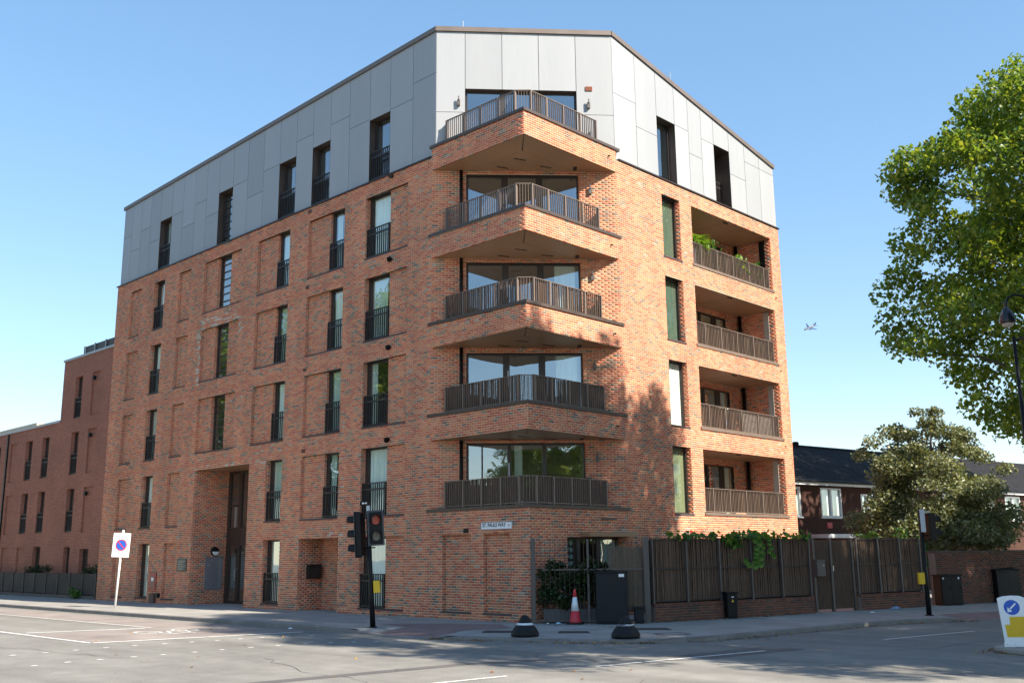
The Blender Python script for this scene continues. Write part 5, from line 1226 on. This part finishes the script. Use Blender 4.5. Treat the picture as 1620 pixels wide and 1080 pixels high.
text_mesh('lettering', 'Mon - Fri', .075, SIGNRED, ps, Matrix.Translation((0, -.066, 2.09)) @ RX); text_mesh('lettering', '8.30 am - 5.30 pm', .065, SIGNTXT, ps, Matrix.Translation((0, -.066, 2.0)) @ RX)

def bell(label, loc, rz, band):
    t = thing('bell_bollard', label, 'bollard', loc, rz, 'black bell bollards on the pavement corner')
    MB().lathe([(.33, 0), (.335, .04), (.325, .09), (.29, .15), (.235, .22), (.205, .25)], (0, 0, 0), 28).build('base', BLACKR, t, True)
    MB().lathe([(.204, .25), (.2, .27), (.175, .295), (.168, .30)], (0, 0, 0), 28).build('band', REFL if band else mat('worn_band', (.12, .12, .14), .3, .2, var=.6, scale=14), t, True)
    MB().lathe([(.167, .30), (.145, .36), (.10, .43), (.06, .465), (.02, .48)], (0, 0, 0), 24).build('top', BLACKR, t, True)
    return t
bell('black bell bollard with a clean white band near the brick corner', (2.8, -3.2, -.01), 0, True)
bb = bell('scuffed black bell bollard with a worn silver band in front of the dark cabinet', (5.0, -2.15, -.01), 1.2, False)
rs = np.random.RandomState(3)
for i in range(7):
    th = R(-120)+i*.22; MB().obox((math.cos(th)*.19, math.sin(th)*.19, .275), (math.cos(th+1.57)*.03, math.sin(th+1.57)*.03, 0), (0, 0, rs.uniform(.01, .03)), (math.cos(th)*.004, math.sin(th)*.004, 0)).build('reflective_scrap', REFL, bb)
tc = thing('traffic_cone', 'red and white traffic cone in front of the corner railing', 'cone', (1.28, .42, 0), R(30))
bevel(MB().box((-.21, -.21, 0), (.21, .21, .045)).build('base', BLACKR, tc), .01)
MB().lathe([(.165, .045), (.158, .08), (.115, .35)], (0, 0, 0), 24).build('lower_cone', RED, tc, True); MB().lathe([(.1155, .35), (.06, .72)], (0, 0, 0), 24).build('reflective_sleeve', REFL, tc, True); MB().lathe([(.0595, .72), (.035, .89), (.03, .93), (.022, .93)], (0, 0, 0), 24).build('tip', RED, tc, True)

lp = thing('street_lamp', 'black street lamp with bell lantern on a swan neck before the plane tree', 'lamp', (10.0, 10.9, 0), CR)
MB().tube([(.11, 0, 0), (.11, 0, 1.2), (.11, 0, 1.25), (.10, 0, 8.2)], [.11, .11, .07, .05], 12).build('pole', BLACK, lp, True)
MB().tube([(.10, 0, 8.1), (.32, 0, 8.14), (.62, 0, 8.35), (.78, 0, 8.75), (.74, 0, 9.2), (.52, 0, 9.48), (.26, 0, 9.53), (.06, 0, 9.42), (-.03, 0, 9.22), (-.03, 0, 9.15)], .035, 10).build('swan_neck', BLACK, lp, True)
MB().lathe([(.22, 0), (.23, .02), (.235, .08), (.20, .28), (.13, .42), (.06, .50), (.05, .6), (.075, .62), (.05, .68)], (-.03, 0, 8.62), 20).build('lantern', mat('lantern_black', (.012, .014, .022), .25), lp, True)
MB().lathe([(.02, -.12), (.10, -.10), (.16, -.04), (.18, .0)], (-.03, 0, 8.62), 20).build('glass_bowl', mat('frosted_bowl', (.5, .48, .45), .2), lp, True)

isl = struct(MB().prism([(12.15, .62), (12.5, .28), (13.2, -.1), (16, -1.0), (16.6, 1.2), (16.2, 6), (13.4, 6.5), (12.4, 2.2)], GZ, GZ+.11).build('traffic_island', PAVE)); bevel(isl, .03)
ib = thing('island_bollard', 'white keep-left traffic island bollard with blue arrow disc and yellow panel', 'bollard', (12.62, .62, GZ+.11), R(18.5)); ib.rotation_euler = (0, R(-2.0), R(18.5))
prof = [(-.21, 0), (.27, 0), (.27, .06), (.24, .12), (.25, .9), (.16, .985), (.0, 1.0), (-.16, .985), (-.24, .955), (-.20, .12), (-.21, .06)]
prof = [(-.23, 0), (.29, 0), (.29, .06), (.26, .12), (.27, .93), (.16, .975), (.02, .985), (-.14, .975), (-.25, .94), (-.215, .12), (-.23, .06)]
m = MB(); n = len(prof); m.v = [(x, -.07, z) for x, z in prof]+[(x, .07, z) for x, z in prof]; m.f = [tuple(range(n)), tuple(range(2*n-1, n-1, -1))]+[(i, n+i, n+(i+1) % n, (i+1) % n) for i in range(n)]; m.t = [0]*(n+2)
bevel(m.build('shell', SIGNW, ib), .015)
ring_mesh('blue_disc', BLUE, ib, (.0, .76), 0, .145, -.073, 28)
m = MB()
def ar(pts): m.poly([(x*.145, -.076, .76+z*.145) for x, z in pts])
ar([(.58, .45), (.45, .60), (-.28, -.10), (-.14, -.26)]); ar([(-.60, -.62), (-.02, -.55), (-.14, -.37), (-.38, -.12), (-.55, .05)]); m.build('white_arrow', SIGNW, ib)
m = MB(); m.poly([(-.07, -.0735, .58), (.20, -.0735, .58), (.20, -.0735, .19), (-.15, -.0735, .19), (-.165, -.0735, .43), (-.07, -.0735, .43)]); m.build('yellow_panel', YEL, ib)
for x in (-.17, -.03, .15): MB().lathe([(.012, 0), (.012, .01), (.004, .012)], (x, -.075, .05), 8).build('bolt', STEEL, ib)

# ------------------------------------------------------------------ balcony plants and furniture
def palm():
    z0 = 3.18+LV[4]; t = thing('potted_palm', 'bright green potted palm on the top sunlit loggia', 'plant', FB.p(9.75, .62, z0)); rs = np.random.RandomState(3)
    MB().lathe([(.15, 0), (.2, .3), (.21, .32), (.17, .33)], (0, 0, 0), 16).build('pot', TERRA, t, True); MB().tube([(0, 0, .3), (.03, .02, .7), (0, 0, 1.0)], [.05, .04, .03], 8).build('stem', BARK, t)
    for i in range(26):
        th = 2*math.pi*i/26+rs.uniform(-.2, .2); L_ = rs.uniform(.95, 1.4); lift = rs.uniform(.45, 1.15); m = MB(); P = []
        for j in range(9):
            s = j/8; P.append(Vector((max(-.9, min(.56, math.cos(th)*L_*s*.75)), max(-.6, math.sin(th)*L_*s*.75), .95+lift*s-.95*s*s*L_*.55)))
        m.tube(P, [.010*(1-.8*j/8)+.002 for j in range(9)], 4)
        for j in range(1, 9):
            tdir = (P[j]-P[j-1]).normalized(); sd = tdir.cross(Vector((0, 0, 1))).normalized()
            for sg in (-1, 1):
                for q in (0, .5):
                    b0 = P[j-1].lerp(P[j], q); tip = b0+sd*sg*.36*(1-.45*j/8)+tdir*.24+Vector((0, 0, -.08)); wv = tdir*.03; m.tri(b0-wv, b0+wv, tip)
        m.build('frond', LEAF_PALM, t)
palm()
z4 = 3.18+LV[4]
def potplant(label, u, h, m_, seed, nl=300, d=.45, z=z4, spread=.3, size=.13):
    t = thing('potted_plant', label, 'plant', FB.p(u, d, z)); MB().lathe([(.11, 0), (.15, .25), (.16, .27), (.12, .28)], (0, 0, 0), 14).build('pot', TERRA, t, True)
    rs = np.random.RandomState(seed); C = np.stack([rs.normal(0, spread, nl)*.6, rs.normal(0, spread, nl), .3+rs.uniform(0, 1, nl)**.8*(h-.3)], 1); C[:, 0] = np.clip(C[:, 0], -.6, .52); obj_of('foliage', leaf_mesh('foliage', C, size, m_, seed=seed, up=.2), t)
    s_ = MB(); r2 = np.random.RandomState(seed)
    for i in range(6): limb(s_, (0, 0, .25), C[i*7], .012, .004, r2, 5)
    s_.build('stems', BARK, t)
potplant('variegated bushy plant beside the palm on the top loggia', 10.75, 1.35, LEAF_VINE, 3, 260, .5)
potplant('yellow-green plant by the third railing post of the top loggia', 12.75, 1.15, LEAF_PALM, 4, 130, .3, spread=.2)
potplant('small pale plant at the right end of the top loggia railing', 13.95, 1.1, LEAF_VINE, 5, 130, .3, spread=.16)
bgt = thing('storage_bag', 'grey fabric storage bag behind the left end of the top loggia railing', 'bag', FB.p(9.35, .3, z4)); m = MB(); m.v = [(-.12, -.25, 0), (.1, -.25, 0), (.1, .27, 0), (-.12, .27, 0), (-.1, -.26, .95), (.09, -.22, 1.0), (.1, .25, .82), (-.11, .26, .9)]; m.f = [(3, 2, 1, 0), (0, 1, 5, 4), (1, 2, 6, 5), (2, 3, 7, 6), (3, 0, 4, 7), (4, 5, 6, 7)]; m.t = [0]*6; o = m.build('bag', mat('grey_fabric', (.12, .11, .13), .9), bgt); bevel(o, .05, 3)
z2 = 3.18+LV[2]
gc = thing('garden_chair', 'blue garden chair on the second loggia from the bottom', 'chair', FB.p(12.5, .8, z2)); MB().box((-.22, -.22, .42), (.22, .22, .46)).build('seat', BLUE, gc); MB().box((-.24, -.2, .5), (-.2, .2, 1.12)).build('backrest', mat('pale_blue', (.16, .26, .55), .5), gc)
for sx in (-.2, .18):
    for sy in (-.2, .18): MB().box((sx, sy, 0), (sx+.03, sy+.03, .42)).build('leg', STEEL, gc)
tb_ = thing('garden_table', 'white covered table behind the second loggia railing', 'table', FB.p(11.5, .75, z2)); m = MB(); m.lathe([(.42, .62), (.44, .9), (.40, .98), (.22, 1.05), (.05, 1.08)], (0, 0, 0), 20); m.build('cover', mat('white_cloth', (.7, .7, .68), .8), tb_, True); MB().tube([(0, 0, 0), (0, 0, .65)], .04, 8).build('leg', STEEL, tb_)

# ------------------------------------------------------------------ aeroplane
ap = thing('aeroplane', 'small distant airliner crossing the sky right of the building', 'aeroplane'); 
dirp = (fw + rt*((1281-810)/1589.4) - up*((518-540)/1589.4)).normalized(); ap.location = CAM + dirp*2400
AX = (-rt*.86 + fw*-.42 - up*.30).normalized(); AZ = (up*.85 + fw*-.45).normalized(); AY = AZ.cross(AX).normalized(); AZ = AX.cross(AY)
ap.rotation_mode = 'QUATERNION'; ap.rotation_quaternion = Matrix((AX, AY, AZ)).transposed().to_quaternion()
PLM = mat('airliner_white', (.12, .13, .16), .5); PLD = mat('airliner_blue', (.03, .05, .11), .4)
MB().tube([(18, 0, 0), (17, 0, -.1), (14.5, 0, 0), (-9, 0, 0), (-18, 0, 1.2)], [.15, 1.1, 2.0, 2.0, .4], 14).build('fuselage', PLM, ap, True)
for s in (-1, 1):
    m = MB(); m.v = [(5, s*1.5, -.8), (-2, s*1.5, -.8), (-7, s*17, .7), (-5, s*17, .7), (5, s*1.5, -.3), (-2, s*1.5, -.3), (-7, s*17, .9), (-5, s*17, .9)]; m.f = [(0, 1, 2, 3), (7, 6, 5, 4), (0, 3, 7, 4), (1, 5, 6, 2), (3, 2, 6, 7), (0, 4, 5, 1)]; m.t = [0]*6; m.build('wing', PLD, ap)
    m = MB(); m.v = [(-13, s*.6, 1), (-16.5, s*.6, 1), (-18.5, s*6, 1.4), (-17, s*6, 1.4), (-13, s*.6, 1.3), (-16.5, s*.6, 1.3), (-18.5, s*6, 1.5), (-17, s*6, 1.5)]; m.f = [(0, 1, 2, 3), (7, 6, 5, 4), (0, 3, 7, 4), (1, 5, 6, 2), (3, 2, 6, 7), (0, 4, 5, 1)]; m.t = [0]*6; m.build('tailplane', PLD, ap)
    MB().tube([(5.5, s*5.5, -1.9), (2, s*5.5, -1.9)], [1.1, .8], 12).build('engine', PLD, ap)
m = MB(); m.v = [(-11.5, -.2, 1.5), (-17, -.2, 1.5), (-19.5, -.15, 7.5), (-17, -.15, 7.5), (-11.5, .2, 1.5), (-17, .2, 1.5), (-19.5, .15, 7.5), (-17, .15, 7.5)]; m.f = [(0, 1, 2, 3), (7, 6, 5, 4), (0, 3, 7, 4), (1, 5, 6, 2), (3, 2, 6, 7), (0, 4, 5, 1)]; m.t = [0]*6; m.build('tail_fin', PLD, ap)

# ------------------------------------------------------------------ fallen leaves and litter
rs = np.random.RandomState(17); C = []
kl = [Vector(p) for p in KL[4:18]]
for i in range(420):
    j = rs.randint(0, len(kl)-1); p = kl[j].lerp(kl[j+1], rs.rand()); t = (kl[j+1]-kl[j]).normalized(); n_ = Vector((t.y, -t.x, 0)); d = abs(rs.normal())*.14+.02
    if rs.rand() < .2 + .8*(math.sin(j*2.1+1) > -.2): C.append((p.x+n_.x*d, p.y+n_.y*d, GZ+.015+.02*rs.rand()))
for i in range(45):
    C.append((rs.uniform(-8, 13), rs.uniform(-16, -5), GZ+.012))
for i in range(120):
    p = W0.lerp(W1, rs.rand()); C.append((p.x+.1+abs(rs.normal())*.15, p.y-.03, .012))
for i in range(140):
    C.append((rs.uniform(12.0, 13.0), .9-abs(rs.normal())*.5, GZ+.02+.01*rs.rand()))
for i in range(60):
    C.append((rs.uniform(-10, 3), rs.uniform(-.35, -.06), .012))
me = leaf_mesh('fallen_leaves', np.array(C), .075, LEAF_DRY, seed=4, flat=.1, up=3); o = obj_of('fallen_leaves', me, None); tag(o, 'dry brown fallen leaves gathered along the kerb and fence foot', 'leaves', kind='stuff')
def litter(label, loc, s, m_, seed):
    rs = np.random.RandomState(seed); m = MB(); n = 7; base = [(math.cos(2*math.pi*j/n)*s*rs.uniform(.6, 1.1), math.sin(2*math.pi*j/n)*s*rs.uniform(.5, 1), .004+rs.rand()*s*.25) for j in range(n)]; topp = (rs.uniform(-.2, .2)*s, 0, s*.55)
    for j in range(n): m.tri(base[j], base[(j+1) % n], topp)
    o = m.build('litter', m_, None); o.location = loc; tag(o, label, 'litter'); return o
litter('crumpled white paper litter at the foot of the corner railing', (.75, -.12, 0), .09, WHITE, 1); litter('pale blue plastic litter at the foot of the corner railing', (1.0, .05, 0), .13, mat('blue_plastic', (.35, .55, .62), .4), 2)
litter('white paper scrap in the gutter left of the traffic light', (-5.2, -4.42, GZ), .09, WHITE, 3); litter('blue and white carrier bag by the short low wall right of the gate', (5.35, 11.6, 0), .2, mat('carrier_bag', (.30, .42, .60), .4, var=.4, scale=10), 4); litter('small white scrap on the pavement near the garden gate', (5.6, 9.4, 0), .1, WHITE, 5)
